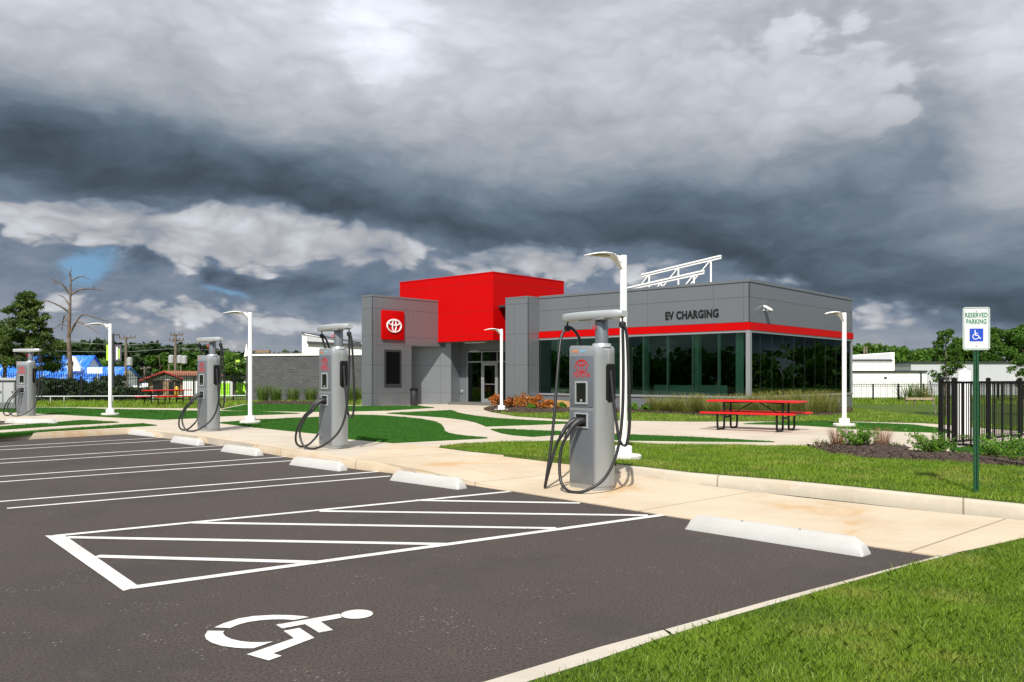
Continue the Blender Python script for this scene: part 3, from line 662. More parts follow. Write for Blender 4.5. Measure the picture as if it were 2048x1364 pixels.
# ------------------------------------------------------------------ the charging building (local x along its right wall, local y along its front)
BC = Vector((8.954, 31.858, ZP)); BA = math.atan2(.7462, .6658)
bw = Vector((math.cos(BA), math.sin(BA))); aw = Vector((-math.sin(BA), math.cos(BA)))
def onp(px, py, x=None, y=None):
    """point of the photo on the building plane local x (or y), in building coordinates"""
    r = Vector(((px - CX) / F, 1.0)); n, k = (bw, x) if x is not None else (aw, y)
    t = (k + BC.xy.dot(n)) / r.dot(n); p = r * t - BC.xy
    return Vector((p.dot(bw), p.dot(aw), CH - (py - HY) * t / F - BC.z))
bld = thing('charging_building', 'grey panelled charging building with a red entrance block and dark green glass walls', 'building', BC, BA)
def panels(b, org, right, w_, zs, us, th=.05, gap=.010, i0=0, i1=1):
    """cladding: panels between the joints us (along right) and zs, over a dark backing"""
    Mx = face_M(org, right); b.cur = i1; b.box(.004, w_ - .004, zs[0] + .004, zs[-1] - .004, -th - .14, -.014, Mx); b.cur = i0
    us = [0] + [u for u in us if 0 < u < w_] + [w_]
    for u0, u1 in zip(us, us[1:]):
        for z0, z1 in zip(zs, zs[1:]):
            b.box(u0 + (gap / 2 if u0 > 0 else 0), u1 - (gap / 2 if u1 < w_ else 0), z0 + gap / 2, z1 - gap / 2, -th, 0, Mx)
PM = [M['panel'], M['panel_gap']]
HT = 5.09
# front wall above and below the glass (faces local -x); reading right = local -y
ex = 10.33
b = MB(); panels(b, (0, ex, 0), (0, -1, 0), ex, [3.47, 4.42, 4.98], [ex - 7.53, ex - 4.51, ex - 1.5, ex - .24]); b.build('front_upper_wall', PM, bld)
b = MB(); panels(b, (0, ex, 0), (0, -1, 0), ex, [-.1, .57], [ex - 7.53, ex - 4.51, ex - 1.5]); b.build('front_lower_wall', PM, bld)
RW = 10.62
b = MB(); panels(b, (.0, 0, 0), (1, 0, 0), RW, [3.47, 4.42, 4.98], [.06, 1.63, 4.03, 6.47, 8.95]); b.build('right_upper_wall', PM, bld)
b = MB(); panels(b, (.0, 0, 0), (1, 0, 0), RW, [-.1, .57], [4.03, 8.95]); b.build('right_lower_wall', PM, bld)
b = MB(); b.box(RW - .26, RW - .06, .14, .4, .57, 3.2); b.build('end_pier', M['panel'], bld)
# parapet coping
b = MB(); b.box(-.03, .28, -.03, ex, 4.985, HT); b.box(.28, RW + .02, -.03, .28, 4.985, HT); b.build('coping', M['panel'], bld)
# red band
b = MB(); b.box(-.045, .02, -.045, ex - .02, 3.17, 3.46); b.box(.02, RW + .02, -.045, .02, 3.17, 3.46); b.cur = 1; b.box(-.047, -.04, 1.5, 1.512, 3.17, 3.46); b.box(-.047, -.04, .2, .21, 3.17, 3.46); b.build('red_band', [M['red'], M['redline']], bld)
# sill and head trims, corner column
b = MB(); b.box(-.05, .10, .14, ex - .02, .575, .66); b.build('sill', M['alu'], bld)
b = MB(); b.box(.14, RW - .02, -.05, .10, .575, .66); b.build('sill', M['alu'], bld)
b = MB(); b.box(-.02, .13, .14, ex - .02, 3.08, 3.165); b.build('window_head', M['alu'], bld)
b = MB(); b.box(.14, RW - .02, -.02, .13, 3.08, 3.165); b.build('window_head', M['alu'], bld)
b = MB(); b.box(-.03, .135, -.03, .135, .575, 3.165); b.build('corner_column', M['alu'], bld)
b = MB(); b.box(RW - .13, RW - .045, -.03, .1, .665, 3.075); b.build('end_mullion', M['alu'], bld)
# glass walls: each sheet a window with its pane
yj = [.14, 1.32, 2.45, 3.6, 4.72, 5.85, 7.0, 8.2, 9.3, ex - .02]
for y0, y1 in zip(yj, yj[1:]):
    f_ = MB(); f_.box(.034, .052, y1 - .018, y1, .66, 3.08); f_ = f_.build('window', M['dark'], bld)
    q = MB(); q.box(.035, .05, y0 + .002, y1 - .018, .662, 3.078); q.build('pane', M['glass'], f_)
xj = [.14, 1.0, 2.02, 3.05, 4.1, 5.2, 6.3, 7.45, 8.7, 9.9, RW - .13]
for x0, x1 in zip(xj, xj[1:]):
    f_ = MB(); f_.box(x1 - .018, x1, .034, .052, .66, 3.08); f_ = f_.build('window', M['dark'], bld)
    q = MB(); q.box(x0 + .002, x1 - .018, .035, .05, .662, 3.078); q.build('pane', M['glass'], f_)
for y in yj[1:-1]: b = MB(); b.box(.06, .17, y - .045, y + .03, .66, 3.2); b.build('mullion', M['inner_w'], bld)
for x in xj[1:-1]: b = MB(); b.box(x - .045, x + .03, .06, .17, .66, 3.2); b.build('mullion', M['inner_w'], bld)
# interior: floor, ceiling, partitions, columns, counter
b = MB(); b.box(.15, RW - .3, .15, 16.5, .0, .12); b.build('interior_floor', M['floor'], bld)
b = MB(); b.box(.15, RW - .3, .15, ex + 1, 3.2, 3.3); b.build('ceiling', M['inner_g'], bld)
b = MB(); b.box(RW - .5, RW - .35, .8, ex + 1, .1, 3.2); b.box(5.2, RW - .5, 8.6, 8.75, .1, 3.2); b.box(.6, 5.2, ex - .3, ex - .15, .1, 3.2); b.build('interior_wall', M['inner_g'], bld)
for x, y in ((.55, .62), (.55, 2.45), (.55, 4.9), (.55, 7.4), (2.4, .62), (5.0, .62), (7.4, .62), (9.4, .62)):
    b = MB(); b.box(x, x + .22, y, y + .22, .12, 3.2); b.build('interior_column', M['inner_w'], bld)
b = MB(); b.box(1.6, 2.1, 2.0, 5.2, .12, 1.05); b.build('counter', M['inner_w'], bld)
for bx in ((4.6, 4.75, 1.2, 2.4, .12, 2.6), (6.6, 7.4, 3.2, 3.35, .12, 2.5), (3.2, 3.3, 7.6, 8.6, .12, 3.0)): b = MB(); b.box(*bx); b.build('partition', M['inner_w'], bld)
# roof slabs
b = MB(); b.box(.28, RW, .28, ex + 6, 4.75, 4.85); b.build('roof', M['panel_gap'], bld)
b = MB(); b.box(RW - .05, RW + .0, .2, 16, .0, 4.98); b.box(2, RW, 16, 16.1, 0, 4.9); b.build('rear_wall', PM[0], bld)
# pier right of the entrance
ppx, ppy0, ppy1 = -.78, 10.33, 11.71
b = MB(); panels(b, (ppx, ppy1, 0), (0, -1, 0), ppy1 - ppy0, [-.1, .55, 1.95, 3.36, 4.72, 4.98], [.55]); panels(b, (ppx, ppy0, 0), (1, 0, 0), .775, [-.1, .55, 1.95, 3.36, 4.72, 4.98], [])
b.cur = 0; b.box(ppx + .06, 3.2, ppy1 - .05, ppy1, -.1, 4.98); b.box(ppx, .3, ppy0 + .03, ppy1, 4.985, 5.06); b.build('entrance_pier', PM, bld)
# fin wall on the left with its raised overhang
fx, fy, fth, ftop = -4.35, 16.98, .78, 5.30
zsF = [-.1, .62, 1.98, 3.34, 4.66, ftop - .1]
b = MB(); panels(b, (fx, fy + fth, 0), (0, -1, 0), fth, zsF, [fth - .02]); fw = -1.88 - fx
panels(b, (fx, fy, 0), (1, 0, 0), fw, [-.1, .62, 1.98, 2.93], [.29, 2.05]); panels(b, (fx, fy, 0), (1, 0, 0), .85 - fx, [2.93, 3.34, 4.66, ftop - .1], [.29, 2.05, fw + .15])
b.cur = 0; b.box(fx + .06, -1.88, fy + .06, fy + fth, -.1, 2.93); b.box(fx + .06, .85, fy + .06, fy + fth, 2.93, ftop - .1)
b.box(fx - .015, .86, fy - .015, fy + fth + .01, ftop - .095, ftop); b.build('fin_wall', PM, bld)
# dark display window on the fin
p0, p1 = onp(768, 772, y=fy), onp(801, 700, y=fy)
o = MB(); o.box(p0.x, p1.x, fy - .05, fy - .003, p0.z, p1.z); o = o.build('display_frame', M['dark'], bld)
q = MB(); q.box(p0.x + .09, p1.x - .09, fy - .056, fy - .045, p0.z + .1, p1.z - .1); q.build('display_screen', M['display'], o)
# red square badge with the white oval emblem
p0, p1 = onp(762, 678.5, y=fy), onp(806, 623, y=fy)
o = MB(); o.box(p0.x, p1.x, fy - .09, fy - .003, p0.z, p1.z); o = o.build('badge_panel', M['red'], bld, bevel=.01)
c = (p0 + p1) / 2; e_ = MB(); emblem(e_, 1.0 * (p1.x - p0.x) * .67, (p1.z - p0.z) * .47, .05, face_M((c.x + .03, fy - .092, c.z - .03), (1, 0, 0))); e_.build('badge_emblem', M['whitelogo'], o)
# red entrance block
rx, ry, rz0, rz1 = -.09, 13.13, 3.17, 6.40
b = MB(); b.box(rx, 5.39, ry, 19.94, rz0, rz1); b.box(rx - .015, 5.40, ry - .015, 19.95, rz1 + .001, rz1 + .06); b.cur = 1
for z in (5.98, 4.60, 3.42): b.box(rx - .004, 5.39, ry - .004, 19.94, z, z + .012)
for y in (15.3, 17.6): b.box(rx - .003, rx + .01, y, y + .012, rz0, rz1)
b.build('red_canopy', [M['red'], M['redline']], bld)
b = MB(); b.box(.1, 5.2, ry + .1, 19.8, rz0 - .02, rz0 - .002); b.build('soffit', M['panel'], bld)
o = MB(); c = onp(944, 683, x=.9); o.box(.85, 1.0, c.y - .9, c.y + .5, rz0 - .06, rz0 - .021); o.build('soffit_light', M['whitelogo'], bld)
# alcove wall facing the walk, the return, and the door wall
def wpt(px, yd): r = Vector(((px - CX) / F * yd, yd)) - BC.xy; return Vector((r.dot(bw), r.dot(aw), 0))
A0, A1 = wpt(820, 43.5), wpt(902, 43.5); A2 = wpt(920, 44.15)
zs2 = [-.1, .62, 1.98, 3.16]
b = MB(); panels(b, A0, A1 - A0, (A1 - A0).length, zs2, [(A1 - A0).length * .74]); b.build('alcove_wall', PM, bld)
b = MB(); panels(b, A1, A2 - A1, (A2 - A1).length, zs2, []); b.build('alcove_return_wall', PM, bld)
dx = A2.x; d0, d1 = A2.y, 11.72
b = MB(); ys = onp(934, 800, x=dx).y; panels(b, (dx, d0, 0), (0, -1, 0), d0 - ys, zs2, []); panels(b, (dx, ys, 0), (0, -1, 0), ys - d1, [2.74, 3.16], []); b.build('door_wall', PM, bld)
o = MB(); c = onp(924, 783, x=dx); Mx = face_M((dx - .002, c.y, c.z), (0, -1, 0)); o.cyl(0, 0, 0, .06, .10, .085, 18, Mx); o.cyl(0, 0, .06, .075, .03, .03, 12, Mx); o.build('call_point', M['alu'], bld, smooth=40)
# storefront: frame, sidelight, transoms, door
yA, yB, yC = ys - .0, onp(964, 800, x=dx).y, onp(995, 800, x=dx).y
o = MB()
for y in (yA - .06, yB - .03, yC - .03, d1 + .0): o.box(dx - .03, dx + .08, y, y + .06, 0, 2.72)
for z in (2.14, 2.66): o.box(dx - .028, dx + .078, d1 + .06, yA - .06, z, z + .06)
o.box(dx - .028, dx + .078, yB + .03, yA - .06, 0, .07); st = o.build('entrance_frame', M['alu'], bld)
for y0, y1, z0, z1 in ((yB + .03, yA - .06, .07, 2.14), (yB + .03, yA - .06, 2.2, 2.66), (yC + .03, yB - .03, 2.2, 2.66), (d1 + .06, yC - .03, 2.2, 2.66), (d1 + .06, yC - .03, .0, 2.14)):
    q = MB(); q.box(dx + .02, dx + .035, y0 + .002, y1 - .002, z0 + .002, z1 - .002); q.build('pane', M['dglass'], st)
o = MB(); y0, y1 = yC + .034, yB - .034
o.box(dx - .02, dx + .05, y0, y0 + .12, .01, 2.13); o.box(dx - .02, dx + .05, y1 - .12, y1, .01, 2.13); o.box(dx - .019, dx + .049, y0 + .12, y1 - .12, .01, .30); o.box(dx - .019, dx + .049, y0 + .12, y1 - .12, 1.98, 2.13)
do = o.build('door', M['alu'], bld)
q = MB(); q.box(dx + .01, dx + .025, y0 + .122, y1 - .122, .302, 1.978); q.build('pane', M['dglass'], do)
q = MB(); q.tube(smooth_path([(dx - .022, y1 - .05, .98), (dx - .08, y1 - .05, 1.0), (dx - .09, y1 - .05, 1.15), (dx - .08, y1 - .05, 1.3), (dx - .022, y1 - .05, 1.32)], 5), .014); q.box(dx - .03, dx - .02, y1 - .09, y1 - .02, .94, 1.0); q.build('handle', M['galv'], do, smooth=40)
q = MB(); q.box(dx - .05, dx - .022, y0 + .12, y1 - .12, 1.02, 1.05); q.build('push_bar', M['alu'], do)
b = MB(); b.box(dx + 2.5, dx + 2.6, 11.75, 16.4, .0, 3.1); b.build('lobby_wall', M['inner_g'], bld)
# sign lettering
v0, v1 = onp(1331, 640, x=0), onp(1437.5, 617, x=0)
vs, fs = text_shape('EV CHARGING', v0.y - v1.y, .335, .02, .04)
b = MB(); b.add(vs, fs, face_M((-.012, (v0.y + v1.y) / 2, onp(1384, 629, x=0).z), (0, -1, 0))); b.build('sign_lettering', M['letter'], bld)
# flood light
c = onp(1528, 616, y=0); o = MB()
o.box(c.x - .05, c.x + .05, -.06, -.002, c.z - .1, c.z + .1); hd = [(-.13, -.04, .10), (.13, -.04, .10), (.13, -.30, -.06), (-.13, -.30, -.06)]
o.add([(c.x + p[0], p[1], c.z + p[2]) for p in hd] + [(c.x + p[0], p[1], c.z + p[2] - .05) for p in hd], [(0, 1, 2, 3), (7, 6, 5, 4), (0, 4, 5, 1), (1, 5, 6, 2), (2, 6, 7, 3), (3, 7, 4, 0)])
o = o.build('floodlight', M['white'], bld)
q = MB(); q.lathe([(.09, -.03), (.10, .0), (.085, .04), (.02, .05)], 14, M_=Matrix.Translation((c.x, -.18, c.z - .11)) @ Matrix.Rotation(R(215), 4, 'X')); q.build('lamp_bowl', M['alu'], o, smooth=40)
b = MB(); b.box(RW - 1.75, RW - 1.6, -.012, -.001, .22, .42); b.build('outlet_cover', M['galv'], bld)
# roof racks: inclined double rails on braced legs
def rack(px, x, label):
    (xa, ya), (xb, yb) = px; a, c = onp(xa, ya, x=x), onp(xb, yb, x=x)
    r = thing('roof_rack', label, 'roof rack', BC + Vector((*(bw * x), 4.85)), BA, 'white roof racks on the charging building')
    z0 = 4.85; a.z -= z0; c.z -= z0; a.x = c.x = 0
    for k, off in ((0, 0),):
        m_ = MB(); m_.bar(a + Vector((off, 0, 0)), c + Vector((off, 0, 0)), .13, .07); m_.bar(a + Vector((off, 0, -.075)), c + Vector((off, 0, -.09)), .06, .10); m_.build('rail', M['white'], r)
        for t in (.1, .48, .88):
            p = a.lerp(c, t) + Vector((off, 0, -.1))
            l = MB(); l.tube([p, (p.x, p.y, -.0)], .045, 8); l.build('post', M['white'], r, smooth=50)
            l = MB(); l.bar(p, (p.x, p.y + .75 * max(p.z, .5), max(p.z - .75 * max(p.z, .5), .0)), .11, .06); l.build('brace', M['white'], r)
rack(((1283.5, 549.5), (1442, 511.5)), 5.2, 'taller white braced steel rack rising above the parapet at the back of the roof')
rack(((1250, 577), (1408, 541.5)), 2.2, 'lower white steel rack just behind the front parapet of the roof')

# ------------------------------------------------------------------ chargers
def charger(px, py, z, turn, label, near=False):
    p = G(px, py, z); t = thing('ev_charger', label, 'EV charger', p, -R(turn), 'silver EV chargers along the kerb')
    fp = [(-.27, 0), (-.262, -.012), (.235, -.012), (.26, .0), (.295, .07), (.312, .16), (.305, .25), (.26, .335), (.2, .355), (-.22, .355), (-.285, .30), (-.30, .18), (-.29, .07)]
    sc = lambda k, z: [(x * k, .17 + (y - .17) * k, z) for x, y in fp]
    topz = lambda x, y: 1.88 + .085 * math.cos((x + .05) * 3.6)
    b = MB(); b.loft([sc(.97, .0), sc(.97, .05), sc(1, .06), sc(1, 1.80), [(x, y, topz(x, y) - .03) for x, y, _ in sc(1, 0)], [(x, y, topz(x, y)) for x, y, _ in sc(.95, 0)]], True)
    body = b.build('cabinet', M['silver'], t, smooth=32)
    # fluted trims on the rounded side
    fl = MB()
    for i in range(6):
        s_ = .12 + i * .13; x, y = .262 + .052 * math.sin(s_ * 2.9), .0 + s_ * .36
        pass
    
    q = MB(); q.box(-.24, .225, -.026, -.008, 1.11, 1.80); q.build('upper_door', M['silver_d'], t, bevel=.006)
    q = MB(); q.box(-.24, .225, -.026, -.008, .09, 1.06); q.build('lower_door', M['silver_d'], t, bevel=.006)
    q = MB(); q.box(-.245, .23, -.018, -.009, 1.063, 1.107); q.build('trim_strip', M['silver'], t)
    # screen and holster
    q = MB()
    for a in ((-.12, -.10, 1.15, 1.46), (.10, .12, 1.15, 1.46), (-.10, .10, 1.15, 1.175), (-.10, .10, 1.435, 1.46)): q.box(a[0], a[1], -.040, -.022, a[2], a[3])
    sf = q.build('screen_frame', M['silver_l'], t)
    q = MB(); q.box(-.1, .1, -.031, -.023, 1.175, 1.435); q.build('screen', M['screen'], sf)
    q = MB(); q.cyl(0, 0, 0, .006, .018, .018, 14, face_M((0, -.031, 1.20), (1, 0, 0))); q.build('card_reader', M['galv'], sf)
    q = MB()
    for a in ((-.13, -.11, .83, 1.035), (.11, .13, .83, 1.035), (-.11, .11, .83, .85), (-.11, .11, 1.015, 1.035)): q.box(a[0], a[1], -.042, -.022, a[2], a[3])
    hf = q.build('holster_frame', M['silver_l'], t)
    q = MB(); q.box(-.11, .11, -.03, -.024, .85, 1.015); q.build('holster_recess', M['black'], hf)
    # marks
    q = MB(); emblem(q, .25, .172, .002, face_M((.0, -.0275, 1.665), (1, 0, 0))); q.build('emblem', M['redlogo'], t)
    vs, fs = text_shape('TOYOTA', .34, .070, .002, .012); q = MB(); q.add(vs, fs, face_M((.0, -.0275, 1.545), (1, 0, 0))); q.build('lettering', M['redlogo'], t)
    vs, fs = text_shape('-charge', .15, .05, .002, .01); q = MB(); q.add(vs, fs, face_M((-.14, -.0145, 1.862), (1, 0, 0))); q.build('lettering', M['orange'], t)
    vs, fs = text_shape('point+', .13, .05, .002, .01); q = MB(); q.add(vs, fs, face_M((.01, -.0145, 1.862), (1, 0, 0))); q.build('lettering', M['blue_l'], t)
    # collar, column and beam
    q = MB(); q.lathe([(.124, 1.70), (.127, 1.705), (.127, 1.95), (.12, 1.962), (.02, 1.965)], 28, .185, .17); co = q.build('collar', M['silver_l'], t, smooth=40)
    q = MB(); q.lathe([(.129, 1.90), (.129, 1.912)], 28, .185, .17); q.build('status_ring', M['dark'], co, smooth=40)
    q = MB(); q.lathe([(.088, 1.96), (.088, 2.30), (.082, 2.31)], 24, .185, .17); cl = q.build('column', M['silver_d'], t, smooth=40)
    q = MB(); Mx = face_M((.155, .0645, 2.17), (1, .25, 0)); ring_shape(q, 0, 0, .036, .036, .009, .009, 0, .006, Mx, 24); q.cyl(0, 0, 0, .005, .010, .010, 12, Mx); q.build('round_badge', M['redlogo'], cl)
    secs = []
    for i in range(17):
        s_ = -1 + i / 8; x = .60 * s_; yb = .19 - .11 * (1 - s_ * s_) * .9; k = 1 - .35 * max(0, abs(s_) - .88) / .12
        hw, hh = .085 * k, .057 * k
        secs.append([(x, yb + hw * math.copysign(abs(math.cos(a)) ** .4, math.cos(a)), 2.342 + hh * math.copysign(abs(math.sin(a)) ** .4, math.sin(a))) for a in [2 * math.pi * j / 16 for j in range(16)]])
    q = MB(); q.loft(secs, True); bm_ = q.build('boom', M['silver_l'], t, smooth=50)
    q = MB(); q.box(-.14, .36, .03, .19, 2.272, 2.292); q.build('boom_underplate', M['silver'], bm_, bevel=.01)
    # dark slot on the rounded side
    q = MB(); q.loft([[(.302 + dx_, .13 + w_, z), (.318 + dx_, .17, z), (.312 + dx_, .30 - w_, z), (.28, .30 - w_, z), (.26, .13 + w_, z)] for z, dx_, w_ in ((1.18, .0, .05), (1.22, .004, 0), (1.66, .004, 0), (1.69, .0, .0))], True); q.build('cable_slot', M['black'], t)
    # cables
    for s_ in (-.54, .56):
        q = MB(); q.lathe([(.012, 2.31), (.012, 2.245), (.042, 2.235), (.048, 2.20), (.040, 2.165), (.02, 2.155)], 14, s_, .19); q.build('cable_hanger', M['rubber'], t, smooth=40)
    def cable(pts, r=.0205, nm='cable'):
        q = MB(); q.tube(smooth_path(pts, 9), r, 10); return q.build(nm, M['rubber'], t, smooth=60)
    def plug(x0):
        pth = smooth_path([(x0, -.01, .925), (x0 - .01, -.10, .93), (x0 - .035, -.19, .87), (x0 - .06, -.26, .77), (x0 - .065, -.285, .72)], 6); n = len(pth)
        rr = [.044 - .0 * i if i < n * .25 else .044 - (.018) * min(1, (i / n - .25) / .45) for i in range(n)]
        q = MB(); q.tube(pth, rr, 12); o_ = q.build('plug', M['blackp'], t, smooth=60)
        for k in (0, 1, 2):
            q = MB(); q.lathe([(.031, -.008), (.033, 0), (.031, .008)], 12, M_=Matrix.Translation(Vector(pth[-1 - k * 2]) )); q.build('grip_ring', M['rubber'], o_, smooth=60)
        return pth[-1]
    a = plug(-.055); c = plug(.055)
    if near:
        cable([a, (a.x - .05, -.33, .60), (-.20, -.40, .35), (-.28, -.42, .09), (-.315, -.40, .035), (-.335, -.37, .10), (-.37, -.25, .60), (-.42, -.14, 1.1), (-.50, -.02, 1.65), (-.565, .09, 2.05), (-.57, .16, 2.17), (-.54, .19, 2.21)])
        cable([(-.54, .19, 2.21), (-.48, .22, 2.20), (-.40, .26, 2.10), (-.345, .30, 1.9), (-.33, .34, 1.5), (-.34, .36, 1.1), (-.30, .39, .8), (-.22, .38, .78)])
        cable([c, (c.x - .045, -.33, .58), (-.05, -.37, .36), (.01, -.40, .15), (.12, -.40, .045), (.26, -.37, .02), (.40, -.27, .06), (.52, -.08, .22), (.575, .08, .55), (.585, .16, 1.0), (.575, .19, 1.6), (.565, .19, 2.1), (.56, .19, 2.2)])
    else:
        cable([a, (a.x - .09, -.36, .62), (-.28, -.47, .36), (-.36, -.45, .12), (-.34, -.34, .03), (-.33, -.15, .10), (-.36, .08, .4), (-.42, .26, 1.2), (-.50, .28, 1.8), (-.55, .22, 2.12), (-.54, .19, 2.21)])
        cable([(-.54, .19, 2.21), (-.49, .22, 2.18), (-.44, .27, 2.05), (-.40, .33, 1.75), (-.39, .36, 1.3)])
        cable([c, (c.x - .09, -.38, .60), (-.16, -.47, .34), (-.06, -.46, .10), (.06, -.40, .025), (.22, -.33, .03), (.38, -.2, .12), (.50, .0, .34), (.56, .12, .7), (.575, .18, 1.4), (.57, .19, 2.0), (.56, .19, 2.2)])
    cable([(.56, .19, 2.2), (.60, .22, 2.1), (.61, .25, 1.6), (.60, .28, .95), (.565, .27, .66), (.52, .24, .62), (.47, .21, .72), (.40, .21, 1.05), (.345, .21, 1.35), (.315, .215, 1.55), (.30, .215, 1.60)])
    return t
charger(1166, 979, .012, 53, 'large near EV charger, black cables looping beside the tall white lamp post', True)
charger(652, 896.5, ZP, 50, 'silver EV charger in front of the grey block wall')
charger(405.5, 862, ZP, 43, 'silver EV charger left of a white lamp post, before the lime doors')
charger(45, 832, ZP, 17, 'small far EV charger before the blue roof at the left edge')

# ------------------------------------------------------------------ lamp posts
def lamp(px, py, z, H, label, yaw):
    p = G(px, py, z); t = thing('lamp_post', label, 'lamp post', p, 0, 'white lamp posts around the plaza')
    b = MB(); b.lathe([(.30, 0), (.30, .055), (.285, .07), (.02, .071)], 30); b.build('base_pad', M['pad'], t, smooth=40)
    b = MB(); b.lathe([(.142, .071), (.142, .20), (.132, .215), (.06, .217)], 26); b.build('base_cover', M['white'], t, smooth=40)
    b = MB(); b.lathe([(.062, .2), (.059, H), (.05, H + .008), (.01, H + .01)], 24); po = b.build('pole', M['white'], t, smooth=40)
    b = MB(); b.box(-.03, .03, -.072, -.05, .42, .56); b.build('hand_hole_cover', M['white'], po, bevel=.004)
    # leaf-shaped head: length axis +x, from the pole out
    st_ = [(.04, -.245, -.01, .045), (.09, -.17, -.035, .055), (.15, -.085, -.05, .075), (.22, -.025, -.05, .10), (.32, .0, -.035, .125), (.45, .002, -.025, .128), (.58, -.012, -.016, .11), (.70, -.034, -.012, .075), (.80, -.055, -.008, .03), (.815, -.058, -.006, .012)]
    rings = []
    for x, zt, th, hw in st_:
        zt += H + .005
        rings.append([(x, hw * math.cos(a), zt + (th if math.sin(a) < 0 else .022 * (hw / .12)) * abs(math.sin(a))) for a in [2 * math.pi * j / 14 for j in range(14)]])
    # arm underside sweeps back into the pole
    b = MB(); b.loft(rings, True); b.bar((.0, 0, H - .07), (.16, 0, H - .045), .06, .09); hd = b.build('lamp_head', M['white'], t, smooth=55); hd.rotation_euler = (0, 0, R(yaw))
    b = MB(); b.loft([[(x, w_, H + z_), (x, -w_, H + z_)] + [(x, -w_, H + z_ - .012), (x, w_, H + z_ - .012)] for x, w_, z_ in ((.33, .07, -.034), (.45, .075, -.024), (.58, .065, -.030), (.68, .035, -.046))], True); b.build('lens', M['lens_bounce'], hd)
    b = MB(); b.cyl(.17, 0, H - .06, H + .02, .012, .010, 8); b.build('photocell', M['white'], hd)
YW = math.degrees(math.atan2(math.cos(R(-121.5)), math.sin(R(-121.5))))
lamp(1247, 917, .165, 3.39, 'tall near white lamp post behind the large EV charger', YW)
lamp(500.5, 846, .172, 3.27, 'white lamp post on the green turf left of the grey block wall', YW)
lamp(220.5, 830, .172, 3.27, 'white lamp post on the turf by the far left banner pole', YW)
lamp(1003, 821.5, .172, 3.30, 'white lamp post among orange shrubs before the building entrance', YW)
lamp(1688.5, 852, .172, 3.14, 'white lamp post right of the building, near the end of the red picnic table', YW)

# ------------------------------------------------------------------ picnic tables
def picnic(px, py, ang, label, brace=True):
    p = G(px, py, ZP); t = thing('picnic_table', label, 'picnic table', p, ang, 'red picnic tables')
    L = 2.44
    def plank(nm, y0, y1, z, xo=0):
        b = MB(); b.box(-L / 2, L / 2, y0, y1, z, z + .045); return b.build(nm, M['tablered'], t, bevel=.018, seg=3)
    plank('table_top', -.38, .38, .73); plank('seat', -.80, -.53, .43); plank('seat', .53, .80, .43)
    for x in (-.78, .78):
        for s_ in (-1, 1):
            pts = smooth_path([(x, s_ * .22, .73), (x, s_ * .22, .5), (x, s_ * .22, .16), (x, s_ * .25, .05), (x, s_ * .33, .028), (x, s_ * .54, .028), (x, s_ * .64, .05), (x, s_ * .665, .16), (x, s_ * .665, .43)], 6)
            b = MB(); b.tube(pts, .028, 10); b.build('leg', M['black'], t, smooth=60)
        b = MB(); b.bar((x, -.22, .33), (x, .22, .33), .05, .05); b.build('leg_link', M['black'], t)
        b = MB(); b.tube([(x, -.12, .70), (x * .2, 0, .725)], .014, 8); b.tube([(x, 0, .33), (x * .12, 0, .722)], .014, 8); b.build('brace', M['black'], t, smooth=60)
q = G(1440, 857, ZP); q2 = G(1583, 862, ZP)
TA = math.atan2(-.62, 1)
picnic(1512, 860, math.atan2(-1.30, 1.75), 'red picnic table with black legs on the plaza before the glass corner')
picnic(335, 811.5, R(66), 'far small red picnic table beside the black fence and brick kiosk')

# ------------------------------------------------------------------ reserved parking sign
p = G(1952, 980, .20); sg = thing('parking_sign', 'white and green reserved parking sign on a perforated green post', 'road sign', (p.x, p.y, .14), R(-8))
S = p.y / F
zc = lambda py: CH - (py - HY) * S - .14
b = MB(); Hs = zc(628)
for x0, x1, y0, y1 in ((-.032, -.006, -.004, .0), (.006, .032, -.004, .0), (-.006, .006, .018, .022), (-.010, -.006, -.004, .022), (.006, .010, -.004, .022)): b.box(x0, x1, y0, y1, 0, Hs)
po = b.build('post', M['postgreen'], sg)
b = MB()
for i in range(int(Hs / .0254)):
    b.cyl(0, 0, 0, .002, .0042, .0042, 8, face_M((0, .0179, .02 + i * .0254), (1, 0, 0)))
b.build('punched_holes', M['hole'], po)
zt, zb = zc(614.5), zc(700); wS = .305 * .98
def rrect(w_, h_, r, n=6):
    return [(sx_ * (w_ / 2 - r) + r * math.cos(a), sz_ * (h_ / 2 - r) + r * math.sin(a)) for sx_, sz_, a0 in ((1, 1, 0), (-1, 1, 90), (-1, -1, 180), (1, -1, 270)) for a in [R(a0 + 90 * k / n) for k in range(n + 1)]]
hS = zt - zb; Mx = face_M((0, -.008, (zt + zb) / 2), (1, 0, 0))
b = MB(); b.prism(rrect(wS, hS, .03), 0, .003, Mx); pl = b.build('plate', M['signwhite'], sg)
b = MB(); o_, i_ = rrect(wS - .016, hS - .016, .025), rrect(wS - .030, hS - .030, .019); n = len(o_)
b.add([(x, y, .0042) for x, y in o_ + i_], [(k, (k + 1) % n, n + (k + 1) % n, n + k) for k in range(n)], Mx); b.build('border', M['signgreen'], pl)
for s_, wd, yy in (('RESERVED', .248, .158), ('PARKING', .222, .083)):
    vs, fs = text_shape(s_, wd, .058, .0015, .028); b = MB(); b.add([(x, y + yy, z + .004) for x, y, z in vs], fs, Mx); b.build('lettering', M['signgreen'], pl)
b = MB(); b.prism([(x, y - .075) for x, y in rrect(.150, .150, .008, 3)], .003, .0042, Mx); bp = b.build('blue_square', M['signblue'], pl)
b = MB(); W0 = lambda pts: [(x * .150 / 100 - .003, -.075 + y * .150 / 100, .0052) for x, y in pts]
n = 24; b.add(W0([(-8 + 5 * math.cos(2 * math.pi * k / 16), 32 + 5 * math.sin(2 * math.pi * k / 16)) for k in range(16)]), [tuple(range(16))], Mx)
